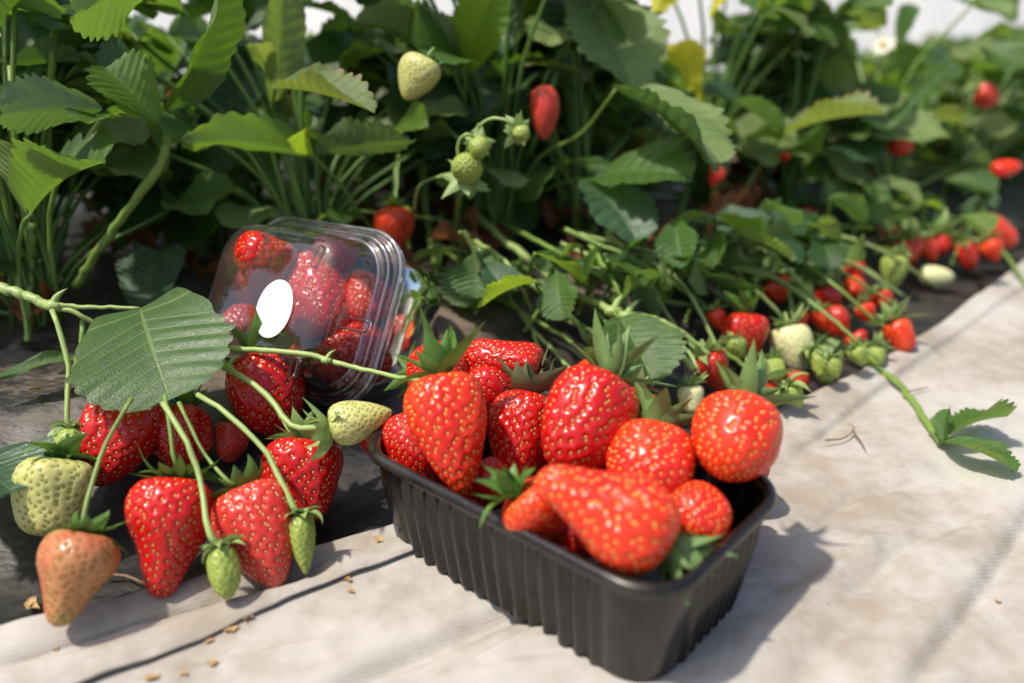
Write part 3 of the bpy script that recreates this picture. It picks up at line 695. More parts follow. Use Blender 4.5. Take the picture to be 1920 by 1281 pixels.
B((1243, 1020), (1014, 878), 200, ('h', .078), 6, 'neck', 'orange', 'dull', 'largest strawberry, a long one lying across the front corner of the tray', 3, group=T, bend=.04, flat=.92, cf=1.2, lump=.06)
B((1300, 1012), (1318, 908), 124, ('h', .058), -15, 'round', 'orange', 'dull', 'small orange strawberry with dark sepals at the front right side of the tray', 3, group=T, asp=.95, cf=1.4)
B((968, 925), (1060, 1008), 116, ('h', .061), -10, 'conic', 'orange', 'fresh' if 0 else 'up', 'strawberry with spiky fresh sepals half under the longest one in the tray', 3, group=T, cf=1.25)
B((762, 775), (805, 912), 112, ('h', .052), 10, 'long', 'red', None, 'red strawberry wedged against the tray rim left of the tall orange one', 3, group=T)
B((1012, 700), (868, 668), 104, ('h', .066), -10, 'blunt', 'red', 'dry', 'lumpy red strawberry at the back of the tray with no others behind it', 3, group=T, flat=1.1, lump=.09)
B((785, 700), (868, 690), 112, ('h', .066), 40, 'round', 'red', 'up', 'red strawberry with dark pointed sepals behind the tall orange one', 3, group=T, cf=1.1, asp=1.0)
B((905, 690), (925, 790), 120, ('h', .050), 10, 'round', 'red', None, 'red strawberry lower down behind the tall orange one and the dry-sepalled one', 2, group=T)
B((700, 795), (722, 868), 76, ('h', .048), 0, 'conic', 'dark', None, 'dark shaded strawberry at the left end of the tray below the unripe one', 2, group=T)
B((1205, 735), (1180, 800), 90, ('h', .050), 10, 'round', 'red', 'dry', 'small red strawberry peeping out behind the large slanting one', 2, group=T)
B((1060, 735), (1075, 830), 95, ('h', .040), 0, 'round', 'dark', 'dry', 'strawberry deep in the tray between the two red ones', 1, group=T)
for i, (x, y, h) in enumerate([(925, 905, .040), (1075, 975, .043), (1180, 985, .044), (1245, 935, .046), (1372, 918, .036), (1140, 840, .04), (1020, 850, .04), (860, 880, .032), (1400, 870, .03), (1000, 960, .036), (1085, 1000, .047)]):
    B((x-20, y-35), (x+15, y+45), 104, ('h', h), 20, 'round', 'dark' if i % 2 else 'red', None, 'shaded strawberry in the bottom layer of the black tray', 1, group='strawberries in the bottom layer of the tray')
# ------------------------------------------------------------------ strawberries in the clear punnet
K = 'strawberries inside the clear punnet'
B((518, 446), (478, 540), 118, ('d', .550), 0, 'round', 'red', None, 'strawberry in the upper left corner of the clear punnet', 2, group=K)
B((612, 628), (575, 468), 152, ('d', .552), 5, 'conic', 'red', 'dull', 'large strawberry right of the white sticker, sepals pointing down, in the clear punnet', 3, group=K, cf=1.2)
B((700, 600), (668, 505), 104, ('d', .552), 10, 'conic', 'red', None, 'strawberry below the upper right corner of the clear punnet', 3, group=K)
B((466, 655), (446, 570), 94, ('d', .556), 10, 'round', 'red', None, 'strawberry left of the white sticker in the clear punnet', 2, group=K, cf=1.2)
B((722, 640), (585, 702), 122, ('d', .548), 5, 'long', 'red', None, 'strawberry lying along the bottom right of the clear punnet', 3, group=K)
B((770, 590), (765, 690), 92, ('d', .600), 0, 'round', 'red', 'up', 'strawberry at the right end of the clear punnet behind the lid', 2, group=K)
B((545, 500), (520, 590), 120, ('d', .585), 0, 'round', 'red', None, 'strawberry behind the white sticker in the clear punnet', 1, group=K)
B((640, 600), (630, 500), 130, ('d', .595), 0, 'round', 'red', None, 'strawberry at the back of the clear punnet', 1, group=K)
B((468, 505), (472, 592), 100, ('d', .578), 0, 'conic', 'red', None, 'strawberry at the left end of the clear punnet', 2, group=K)
B((560, 640), (640, 720), 104, ('d', .578), 0, 'round', 'red', 'dull', 'strawberry at the bottom middle of the clear punnet', 2, group=K)
B((600, 450), (660, 500), 100, ('d', .585), 0, 'round', 'red', None, 'strawberry at the top right of the clear punnet', 2, group=K)
# ------------------------------------------------------------------ cluster on the black film, left
Lg = 'strawberries hanging over the black film on the left'
B((245, 735), (190, 905), 138, ('b', .027), 22, 'long', 'red', 'down', 'red strawberry hanging half behind the round front leaf', 3, group=Lg, lump=.07)
B((340, 770), (345, 875), 112, ('b', .023), 22, 'round', 'red', 'up', 'small knobbly red strawberry under the tip of the round front leaf', 3, group=Lg, lump=.13)
B((428, 790), (432, 868), 60, ('b', .012), 0, 'round', 'pinkred', 'dull', 'small pinkish lump of fruit beside the knobbly strawberry', 2, group=Lg, lump=.1)
B((480, 672), (525, 815), 144, ('b', .023), 17, 'long', 'red', 'up', 'red strawberry right in front of the foot of the clear punnet', 3, group=Lg)
B((318, 905), (312, 1113), 164, ('b', .027), 17, 'neck', 'red', 'flat', 'long pointed red strawberry whose tip touches the fleece edge', 3, group=Lg, cf=1.05, lump=.03, stem=[(325, 850, .008), (310, 740, .02)])
B((448, 925), (532, 1095), 156, ('b', .023), 17, 'conic', 'pinkred', 'flat', 'orange-pink strawberry slanting right beside the long pointed one', 3, group=Lg, cf=.95, stem=[(430, 905, .0), (380, 845, .01), (335, 755, .02)])
B((570, 830), (562, 982), 150, ('b', .025), 17, 'blunt', 'red', 'flatlight', 'deep red blunt strawberry under the pale green unripe one', 3, group=Lg)
B((150, 1005), (122, 1168), 146, ('b', .027), 17, 'neck', 'pink', 'flat', 'half ripe pinkish strawberry resting at the fleece edge, lower left', 3, group=Lg, lump=.03, cf=.95, stem=[(155, 980, .0), (190, 850, .02), (248, 745, .03)])
B((105, 862), (90, 1003), 132, ('b', .031), 12, 'blunt', 'white', 'down', 'greenish white unripe strawberry at the far left', 3, group=Lg, lump=.08)
B((132, 805), (130, 892), 68, ('b', .030), 10, 'round', 'green', 'clasp', 'small green strawberry hanging above the greenish white one', 2, group=Lg, stem=[(126, 785, .0), (128, 680, .01), (97, 580, .015)], cf=.62, stemr=.0015)
B((410, 1030), (432, 1122), 62, ('b', .022), 12, 'round', 'green', 'clasp', 'tiny green strawberry wrapped in pale sepals before the fleece edge', 2, group=Lg, stem=[(395, 1005, .0), (375, 900, .015), (350, 830, .02), (305, 755, .03)], cf=.75, stemr=.0015)
B((560, 968), (576, 1076), 52, ('b', .022), 8, 'conic', 'green', 'clasp', 'tiny green strawberry hanging in front of the deep red blunt one', 2, group=Lg, stem=[(548, 950, .0), (500, 850, .012), (430, 780, .02), (370, 738, .03)], cf=.85, stemr=.0015)
B((622, 800), (735, 772), 84, ('d', .452), -5, 'conic', 'white', 'flatlight', 'unripe pale green strawberry pointing right with a large pale star of sepals', 3, group=Lg, cf=1.55, stem=[(600, 802, .003), (545, 798, .01), (500, 740, .022), (425, 688, .035)], stemr=.0017)
# ------------------------------------------------------------------ cluster to the right of the tray and along the bed
Rg = 'strawberries lying along the bed on the right'
def rb(*a, **k):
    k.setdefault('group', Rg); k['cf'] = k.get('cf', 1.0)*1.35; return B(*a, **k)
rb((1400, 590), (1392, 690), 88, ('b', .018), 5, 'conic', 'red', 'up', 'red conical strawberry left of the pale white one', 2)
rb((1480, 612), (1498, 704), 78, ('b', .016), 5, 'conic', 'pale', 'flatlight', 'pale cream unripe strawberry beside the red conical one', 2, cf=.8)
rb((1325, 660), (1352, 735), 72, ('b', .018), 0, 'conic', 'red', 'flatlight', 'red strawberry half covered by pale sepals behind the big round tray one', 2)
rb((1450, 672), (1450, 722), 46, ('b', .016), 20, 'round', 'green', 'flatlight', 'small round green strawberry below the pale cream one', 2, asp=1.0)
rb((1425, 720), (1450, 770), 52, ('b', .014), 10, 'conic', 'red', 'star', 'little red strawberry with star-like pale sepals at the fleece edge', 2)
rb((1478, 725), (1502, 764), 40, ('b', .018), 10, 'conic', 'green', 'clasp', 'tiny green strawberry with pale sepals at the fleece edge', 1, cf=.7)
rb((1295, 722), (1298, 775), 50, ('b', .016), 0, 'blunt', 'pale', 'flatlight', 'pale unripe strawberry just behind the right rim of the tray', 2)
rb((1530, 655), (1555, 722), 44, ('b', .014), 10, 'long', 'green', 'clasp', 'long green strawberry hanging right of the pale cream one', 1, cf=.6)
rb((1495, 695), (1485, 740), 50, ('b', .008), 0, 'round', 'red', None, 'shaded red strawberry under the pale cream one', 1)
rb((1440, 525), (1470, 568), 62, ('b', .016), 0, 'conic', 'orange', 'star', 'orange-red strawberry under crossing stalks above the red conical one', 1)
rb((1548, 536), (1558, 585), 56, ('b', .018), 0, 'round', 'red', 'flatlight', 'red strawberry above the cluster of pale sepals', 1)
rb((1582, 535), (1628, 560), 54, ('b', .016), 0, 'conic', 'orange', None, 'orange strawberry pointing right above the cluster', 1)
rb((1565, 625), (1570, 572), 56, ('b', .024), 30, 'round', 'red', 'star', 'bright red strawberry with sepals at its underside in the right cluster', 2, asp=1.0)
rb((1600, 625), (1622, 662), 44, ('b', .012), 10, 'conic', 'red', None, 'small red strawberry below the bright one in the right cluster', 1)
rb((1678, 602), (1700, 660), 56, ('b', .016), 8, 'blunt', 'orange', 'star', 'orange strawberry with pale sepals lying on the fleece edge', 2, cf=.75)
rb((1646, 652), (1640, 690), 34, ('b', .012), 10, 'round', 'green', 'star', 'small green strawberry with sepals on the fleece below the orange one', 1)
rb((1690, 450), (1708, 500), 66, ('b', .02), 0, 'conic', 'red', 'flatlight', 'blurred red strawberry lying on the black film above the fleece', 1)
rb((1680, 480), (1672, 545), 50, ('b', .02), 0, 'conic', 'green', 'flatlight', 'blurred green strawberry beside the red one on the black film', 1)
rb((1762, 440), (1758, 482), 48, ('b', .02), 0, 'round', 'red', 'star', 'blurred red strawberry under lime sepals', 1)
rb((1806, 452), (1822, 508), 42, ('b', .02), 0, 'long', 'red', 'flatlight', 'blurred upright red strawberry next to the fleece edge', 1)
rb((1838, 418), (1905, 455), 52, ('b', .03), 0, 'blunt', 'orange', 'flatlight', 'blurred orange strawberry at the right edge of the picture', 1)
rb((1725, 515), (1790, 520), 36, ('b', .012), 0, 'round', 'pale', None, 'blurred pale fruit by the fleece edge', 0)
rb((1395, 455), (1442, 470), 36, ('d', .80), 0, 'conic', 'orange', 'fresh' if 0 else 'up', 'small orange-red strawberry in the stalks left of the hanging leaf', 1)
rb((1080, 690), (1110, 715), 60, ('b', .020), 0, 'round', 'orange', None, 'orange strawberry behind the back rim of the tray', 1)
rb((1130, 628), (1118, 650), 30, ('b', .024), 0, 'round', 'red', 'star', 'little red fruit among stalks behind the tray', 1)
rb((1112, 650), (1108, 682), 34, ('b', .022), 0, 'round', 'green', 'star', 'little green fruit among stalks behind the tray', 1)
for i, (x, y, w, c) in enumerate([(1540, 600, 36, 'orange'), (1602, 512, 38, 'red'), (1508, 552, 32, 'green'), (1382, 652, 34, 'green'), (1624, 588, 34, 'orange'), (1742, 470, 36, 'orange'), (1562, 690, 32, 'green'), (1655, 566, 36, 'red'), (1860, 470, 38, 'orange'), (1500, 600, 30, 'orange'), (1610, 668, 30, 'green'), (1345, 600, 34, 'orange')]):
    B((x-6, y-w*.5), (x+8, y+w*.6), w*1.15, ('b', .022), 10, 'conic', c, 'flatlight', 'small blurred '+{'green': 'green', 'orange': 'orange', 'red': 'red'}[c]+' strawberry in the tangle of stalks right of the tray', 1, group='small '+c+' strawberries in the tangle of stalks', cf=1.4)
# ------------------------------------------------------------------ fruit up in the foliage
Hg = 'strawberries hanging in the foliage'
def hb(*a, **k): k.setdefault('group', Hg); return B(*a, **k)
hb((738, 392), (742, 472), 74, ('d', .665), 5, 'conic', 'orange', 'down', 'ripe orange-red strawberry hanging behind the corner of the clear punnet', 2, stem=[(742, 370, .0), (748, 290, .02)], lump=.08)
hb((800, 112), (760, 188), 78, ('d', .595), 0, 'conic', 'white', 'flat', 'yellowish unripe strawberry hanging high in the leaves', 3, cf=.8)
hb((1018, 165), (1030, 260), 56, ('d', .68), 0, 'long', 'pinkred', None, 'long pinkish red strawberry behind a stalk in the upper leaves', 2, bend=.1)
hb((872, 338), (880, 285), 58, ('d', .58), 62, 'round', 'green', 'star', 'round green strawberry ringed by pointed sepals above the tray', 2, asp=.95, cf=1.15, stem=[(860, 330, .01), (820, 333, .03), (785, 352, .06), (775, 410, .10)])
hb((895, 262), (902, 292), 40, ('d', .572), 60, 'round', 'green', 'star', 'smaller green fruit with sepals just above the round green one', 2, asp=.9, cf=1.1, stem=[(880, 252, .0), (862, 262, .004), (858, 300, .01)])
hb((972, 240), (985, 262), 32, ('d', .575), 55, 'round', 'green', 'star', 'just set green bud with withered petals beside the green pair', 2, asp=.9, cf=1.5, stem=[(948, 226, .0), (915, 224, .004), (885, 250, .01)])
hb((75, 20), (60, 100), 108, ('d', .60), 0, 'round', 'white', None, 'pale unripe strawberry half hidden at the top left', 2)
hb((545, 180), (540, 222), 54, ('d', .72), 0, 'conic', 'green', 'flat', 'pale green strawberry behind the red-edged leaf', 1)
hb((10, 255), (20, 365), 70, ('d', .62), 0, 'round', 'white', None, 'shaded unripe fruit at the left edge', 1)
hb((1192, 372), (1200, 425), 40, ('d', .72), 0, 'long', 'red', None, 'red strawberry behind the leaf that hangs down', 1)
hb((1350, 316), (1334, 352), 30, ('d', .76), 0, 'conic', 'orange', 'flatlight', 'thin orange-red strawberry under the bluish leaf', 1)
hb((1500, 392), (1506, 428), 48, ('d', .88), 0, 'round', 'red', None, 'blurred red strawberry under the foliage at right', 1)
hb((1700, 258), (1668, 285), 46, ('d', .88), 0, 'round', 'red', None, 'blurred red strawberry under a pale leaf', 1)
hb((1830, 170), (1872, 192), 42, ('d', 1.0), 0, 'round', 'pinkred', 'flatlight', 'blurred pink strawberry in the far upper right foliage', 1)
hb((1745, 220), (1770, 238), 30, ('d', 1.0), 0, 'round', 'orange', None, 'small blurred orange fruit in the far right foliage', 0)
hb((1470, 285), (1478, 300), 20, ('d', .82), 0, 'round', 'orange', None, 'tiny blurred orange fruit between stalks', 0)
hb((1860, 320), (1915, 310), 34, ('d', .92), 0, 'long', 'orange', None, 'blurred orange fruit at the right edge under far leaves', 0)
hb((590, 375), (598, 395), 26, ('d', .95), 0, 'round', 'red', None, 'small red spot of fruit deep in the foliage above the clear punnet', 0)
hb((380, 350), (384, 385), 28, ('d', .85), 0, 'round', 'dark', None, 'dark red fruit deep among the left stalks', 0)
hb((1000, 320), (1012, 345), 30, ('d', .9), 0, 'round', 'red', None, 'red fruit deep behind the green pair', 0)

# ------------------------------------------------------------------ white flowers
def flower(px, py, d, size, label, aim):
    root = empty('strawberry_flower', at(px, py, d), label, 'flower', 'white strawberry flowers'); z = Vector(aim); M = basis_from(z, px); mb = MB(); r = size*d/F_PX/2
    for k in range(5):
        a = 2*math.pi*k/5; V = []
        for i in range(5):
            for s in (-1, -.5, 0, .5, 1):
                f = i/4; rr_ = r*(.15+.85*f); w = r*.46*math.sin(math.pi*(.15+.72*f))*s
                V.append((rr_*math.cos(a)-w*math.sin(a), rr_*math.sin(a)+w*math.cos(a), r*.25*f*f+abs(s)*r*.06))
        mb.add(V, grid_faces(5, 5))
    o = link('petals', mb.mesh('petals', [WHITEP]), root); o.matrix_local = M
    V, F = tube([(0, 0, -.1*r), (0, 0, .15*r), (0, 0, .3*r)], [.25*r, .28*r, .08*r], 5, 10); o = link('flower_heart', mesh('flower_heart', V, F, [YEL]), root); o.matrix_local = M
    V, F = tube([(0, 0, 0), (0, 0, -r), (.2*r, 0, -2.4*r)], [.08*r]*2, 6, 6); o = link('stem', mesh('stem', V, F, [STEM]), root); o.matrix_local = M
flower(540, 352, .92, 34, 'white flower deep in the foliage above the clear punnet', (-.2, -.9, .4))
flower(1482, 345, .92, 36, 'white flower low in the stalks at right', (.1, -.8, .5))
flower(1655, 85, 1.05, 48, 'white flower in the upper right leaves', (-.3, -.7, .6))
flower(1385, 238, .86, 24, 'small white flower beside the pale toothed leaf', (.3, -.8, .4))

# ------------------------------------------------------------------ leaves seen one by one
H = hleaf
H((262, 578, .505), (318, 750, .452), 1.02, -4, 7, .35, 'hero', 1.0, [(150, 575, .50), (97, 570, .497)], .075, .014, 8, .0011, STEML, pleat=.0045)
H((192, 205, .52), (2, 215, .475), .62, 38, 25, .5, 'blue', .3)
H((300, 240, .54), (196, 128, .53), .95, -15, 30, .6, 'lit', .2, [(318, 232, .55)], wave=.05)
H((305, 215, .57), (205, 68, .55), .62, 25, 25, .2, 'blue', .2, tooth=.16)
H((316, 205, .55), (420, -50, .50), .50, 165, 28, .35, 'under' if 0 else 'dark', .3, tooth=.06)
H((60, 400, .54), (198, 305, .50), .85, 12, 38, .5, 'mid', .3, [(40, 430, .55), (35, 520, .57), (55, 640, .58)], wave=.05)
H((50, 400, .55), (20, 270, .53), .9, -30, 30, .5, 'mid', .3)
H((588, 292, .64), (352, 272, .57), .46, 40, 30, .55, 'mid', .2, [(640, 350, .66), (700, 440, .69), (720, 520, .71)], nteeth=7)
H((588, 292, .64), (585, 232, .60), .75, 60, 30, .7, 'lit', .2)
H((590, 288, .64), (772, 264, .59), .42, -42, 18, .3, 'blue', .3)
H((515, 165, .60), (702, 212, .545), .42, 18, 42, .3, 'rededge', .2, [(512, 215, .645), (530, 260, .65), (590, 300, .66)], tooth=.14)
H((512, 190, .64), (530, -60, .60), .38, 175, 22, .3, 'under', .3, tooth=.05)
H((515, 150, .63), (478, 82, .59), .5, 20, 30, .4, 'rededge', .2)
H((868, 120, .69), (668, 42, .62), .62, 28, 22, .5, 'blue', .3, [(872, 155, .70), (868, 230, .72), (855, 420, .76)], tooth=.12)
H((862, 118, .69), (780, 92, .62), .9, -35, 30, .5, 'mid', .3)
H((876, 130, .69), (935, -40, .63), .58, 150, 30, .3, 'lit', .3)
H((1080, -30, .74), (1188, 168, .68), .62, 8, 20, .4, 'under', .3)
H((1095, -20, .74), (1190, 100, .70), .55, -30, 20, .4, 'mid', .3)
H((1155, 168, .655), (1338, 312, .60), .66, -4, 10, .4, 'blue', .5, [(1090, 250, .70), (1010, 300, .73), (930, 430, .78)], nteeth=9)
H((1198, 166, .665), (1352, 306, .61), .60, 14, 12, .4, 'under', .4)
H((1112, 334, .70), (1298, 330, .63), .62, 18, 14, .5, 'mid', .35, [(1060, 342, .72), (960, 380, .76), (885, 420, .80)], nteeth=8)
H((1098, 335, .70), (1198, 458, .64), .62, -12, 18, .5, 'blue', .35, nteeth=8)
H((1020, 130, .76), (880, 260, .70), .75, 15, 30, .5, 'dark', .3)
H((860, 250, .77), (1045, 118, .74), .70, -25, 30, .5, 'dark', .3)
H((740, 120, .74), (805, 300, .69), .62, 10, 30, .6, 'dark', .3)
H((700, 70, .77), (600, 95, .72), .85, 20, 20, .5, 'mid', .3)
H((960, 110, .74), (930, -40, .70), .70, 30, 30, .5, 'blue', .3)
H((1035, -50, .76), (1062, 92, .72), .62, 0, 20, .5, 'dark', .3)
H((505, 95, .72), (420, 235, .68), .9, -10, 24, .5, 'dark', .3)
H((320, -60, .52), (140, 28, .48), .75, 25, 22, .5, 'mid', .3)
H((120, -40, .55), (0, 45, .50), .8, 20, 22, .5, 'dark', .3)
H((955, 492, .66), (882, 578, .62), 1.05, -10, 16, .45, 'mid', .6, [(985, 520, .67), (1060, 600, .66)])
H((940, 492, .665), (985, 525, .65), .75, 20, 16, .45, 'mid', .5)
H((1162, 598, .60), (1222, 712, .56), 1.0, -6, 26, .4, 'hero', .6, [(1150, 585, .605)], tooth=.10)
H((1490, 415, .78), (1494, 525, .73), .92, 10, 14, .4, 'mid', .5)
H((1232, 542, .73), (1352, 516, .69), .72, 15, 16, .4, 'under', .4)
H((1462, 258, .82), (1662, 215, .74), .58, 25, 30, .5, 'rededge', .3, [(1400, 350, .84), (1340, 470, .86)], tooth=.14)
H((1462, 254, .82), (1325, 178, .77), .62, -20, 24, .5, 'blue', .3)
H((1465, 262, .82), (1390, 262, .78), .4, 20, 20, .3, 'lit', .3)
H((1560, 260, .90), (1780, 258, .84), .5, 10, 15, .5, 'under', .3)
H((1540, 250, .92), (1640, 300, .86), .8, 5, 15, .5, 'blue', .3)
H((280, 572, .61), (296, 468, .62), 1.25, 10, 10, .3, 'dark', .8, tooth=.08)
H((1680, 110, 1.05), (1725, 22, 1.0), .95, 10, 20, .4, 'mid', .3)
H((1300, 172, .80), (1268, 82, .78), 1.0, 0, 15, .4, 'yellow', .4)
H((1315, 200, .80), (1300, 150, .79), .35, 0, 15, .4, 'yellow', .2)
H((1225, 30, .82), (1250, -30, .80), 1.0, 0, 15, .4, 'yellow', .4)
H((1330, 35, .85), (1372, -10, .83), 1.0, 0, 15, .4, 'yellow', .4)
H((-70, 870, .46), (24, 925, .42), 1.1, 10, 18, .4, 'blue', .5)
H((-20, 715, .54), (205, 672, .58), .18, 30, 25, .6, 'mid', .0, tooth=.0)
for i, (x, y, d, s) in enumerate([(375, 520, .66, 60), (110, 560, .62, 70), (500, 340, .85, 50), (860, 430, .82, 60), (955, 560, .66, 60), (1330, 440, .85, 70), (1560, 440, .9, 60), (355, 230, .75, 70), (240, 450, .68, 50), (660, 330, .8, 60), (1180, 470, .8, 60), (1650, 420, 1.0, 60)]):
    a = i*2.4; H((x, y, d), (x+math.cos(a)*s, y+math.sin(a)*s, d-.02), .6, 30*math.cos(i), 40, 1.0, 'dead', .2, wave=.09)
# ------------------------------------------------------------------ stalks seen one by one
S = stalk
S([(-30, 532, .51), (40, 552, .505), (98, 575, .50)], 20, 18, STEML, knobs=[(98, 574, .498, 24)])
S([(98, 575, .50), (150, 590, .50), (215, 640, .51), (250, 720, .505)], 10, 9, STEML)
S([(155, 600, .505), (150, 660, .50), (128, 720, .50), (126, 785, .492)], 11, 9, STEM)
S([(425, 655, .505), (560, 662, .495), (642, 684, .49), (740, 706, .48), (790, 714, .455)], 11, 9, STEML, knobs=[(612, 676, .49, 15)])
S([(412, 648, .51), (418, 680, .505), (430, 690, .50)], 13, 13, STEML, knobs=[(428, 690, .50, 18)])
S([(500, 742, .487), (540, 800, .475), (556, 835, .468)], 10, 8, STEML)
S([(318, 230, .555), (300, 310, .555), (205, 440, .575), (140, 540, .60)], 17, 17, STEM, 'leaf_stalk')
S([(884, 400, .74), (960, 462, .70), (1060, 540, .655), (1150, 583, .612), (1222, 610, .60), (1300, 690, .575)], 15, 13, STEML, knobs=[(1150, 584, .61, 26), (1175, 592, .606, 22)])
S([(1150, 585, .61), (1235, 600, .60), (1300, 640, .60), (1330, 665, .60)], 11, 8, STEML)
S([(1222, 610, .60), (1290, 660, .59), (1310, 700, .58)], 9, 7, STEML)
S([(860, 520, .70), (985, 590, .655), (1080, 650, .615), (1110, 700, .59)], 9, 7, STEM)
S([(800, 445, .76), (868, 490, .72), (985, 520, .68), (1090, 560, .64), (1140, 610, .62)], 9, 7, STEM)
S([(940, 540, .68), (1000, 620, .635), (1040, 660, .61), (1075, 700, .585)], 9, 7, STEML)
S([(985, 590, .65), (1010, 650, .62), (1035, 690, .60)], 7, 6, STEML)
S([(1060, 600, .635), (1160, 650, .60), (1190, 720, .585)], 8, 6, STEML)
for i, p in enumerate([
 [(1050, 430, .80), (1250, 475, .76), (1390, 480, .74), (1470, 540, .71), (1490, 612, .69)],
 [(1060, 470, .78), (1240, 500, .75), (1380, 540, .71), (1400, 592, .69)],
 [(1180, 480, .78), (1350, 490, .76), (1460, 520, .74), (1545, 540, .74)],
 [(1240, 440, .82), (1400, 480, .78), (1520, 520, .76), (1600, 600, .73)],
 [(1230, 560, .71), (1330, 590, .68), (1420, 700, .62)],
 [(1150, 500, .77), (1300, 480, .77), (1440, 500, .76), (1530, 640, .70)],
 [(1300, 520, .74), (1370, 570, .70), (1385, 590, .69)],
 [(1510, 500, .80), (1590, 520, .79), (1640, 560, .77), (1680, 605, .75)],
 [(1580, 480, .84), (1660, 540, .79), (1648, 650, .74)],
 [(1330, 640, .64), (1400, 690, .63), (1440, 725, .625)],
 [(1400, 640, .655), (1450, 690, .63), (1485, 728, .62)],
 [(1600, 380, .98), (1750, 400, .96), (1850, 440, .93), (1930, 540, .85)],
 [(1460, 380, .95), (1600, 385, .95), (1700, 445, .92)],
 [(1500, 420, .92), (1640, 430, .93), (1760, 440, .93)],
 [(1620, 330, 1.05), (1700, 310, 1.06), (1790, 320, 1.08)],
 [(1600, 350, 1.05), (1690, 330, 1.06), (1780, 340, 1.08)],
 [(1590, 370, 1.05), (1690, 355, 1.06), (1790, 365, 1.08)]]): S(p, 10, 7, STEM if i % 2 else STEML)
S([(1585, 662, .70), (1680, 716, .645), (1735, 790, .575), (1766, 830, .545)], 13, 14, STEM, 'runner')
rr2 = near_plant(at(1590, 665, .68))
H((1766, 828, .545), (1902, 884, .530), .72, -10, 26, .5, 'mid', .3, tooth=.13, pl=rr2)
H((1766, 826, .545), (1886, 782, .550), .85, 14, 24, .5, 'mid', .3, tooth=.13, pl=rr2)
H((1770, 828, .545), (1780, 766, .545), .75, 10, 26, .4, 'mid', .3, tooth=.13, pl=rr2)
S([(748, 290, .71), (742, 330, .705), (740, 392, .70)], 9, 8, STEM)
S([(1070, 70, .72), (1040, 150, .72), (1005, 260, .73), (960, 340, .76), (900, 480, .80)], 11, 11, STEMD, 'leaf_stalk')
S([(858, 300, .60), (862, 360, .64), (850, 480, .74)], 9, 9, STEM)
for i, (x, y0, d0, y1, d1, dx) in enumerate([(300, 240, .70, 520, .74, 20), (335, 180, .72, 490, .76, 10), (362, 250, .74, 500, .78, -12), (395, 200, .74, 490, .77, 14), (440, 250, .76, 470, .80, -20), (270, 300, .66, 520, .70, -18), (60, 420, .58, 640, .60, -8), (150, 250, .62, 560, .66, -60), (100, 60, .56, 420, .62, -20), (480, 300, .76, 460, .80, 25), (760, 420, .78, 560, .76, 18), (830, 400, .78, 520, .78, -10), (790, 300, .76, 520, .80, 30), (700, 300, .80, 470, .82, -20), (650, 100, .74, 400, .80, 40), (940, 330, .8, 480, .84, -20), (1120, 380, .84, 500, .82, -20), (1290, 350, .88, 470, .88, -40), (1340, 330, .9, 450, .9, -10), (1430, 300, .92, 420, .94, 20)]):
    S([(x, y0, d0), (x+dx*.4, (y0+y1)/2, (d0+d1)/2), (x+dx, y1, d1)], 14 if i % 3 else 18, 12, STEMD if i % 2 else STEM, 'leaf_stalk')

rs = np.random.default_rng(23)
for i in range(26):
    x0, y0 = rs.uniform(880, 1500), rs.uniform(400, 500); x1, y1 = x0+rs.uniform(90, 330), y0+rs.uniform(70, 200)
    if y1 > 640-.0*(x1) and x1 < 1250: y1 = 640
    xm, ym = (x0+x1)/2+rs.uniform(-20, 20), (y0+y1)/2-rs.uniform(5, 40)
    o0 = rs.uniform(.02, .05); S([(x0, y0, onbed(x0, y0, o0)), (xm, ym, onbed(xm, ym, .03+rs.uniform(0, .02))), (x1, y1, onbed(x1, y1, rs.uniform(.006, .02)))], rs.uniform(6, 11), 6, (STEM, STEML, STEML)[i % 3])
for i in range(58):
    if i < 22: x0, y0 = rs.uniform(860, 1330), rs.uniform(430, 560)
    else: x0 = rs.uniform(1250, 1930); y0 = np.interp(x0, [1250, 1450, 1700, 1930], [470, 440, 400, 370])+rs.uniform(-70, 40)
    if y0 > 560-.1*(x0-900): continue
    d0 = onbed(x0, y0, rs.uniform(.03, .075)); s_ = rs.uniform(.035, .06)*F_PX/d0; a = rs.uniform(.2, 2.9)
    H((x0, y0, d0), (x0+math.cos(a)*s_, y0+math.sin(a)*s_*.6, d0-rs.uniform(-.01, .03)), rs.uniform(.7, .95), rs.normal(0, 22), rs.uniform(10, 28), .5, ('mid', 'dark', 'blue', 'mid', 'lit', 'under')[i % 6], .3, [(x0+rs.uniform(-15, 15), y0+40, d0+.03), (x0-20, y0+95, d0+.04)])
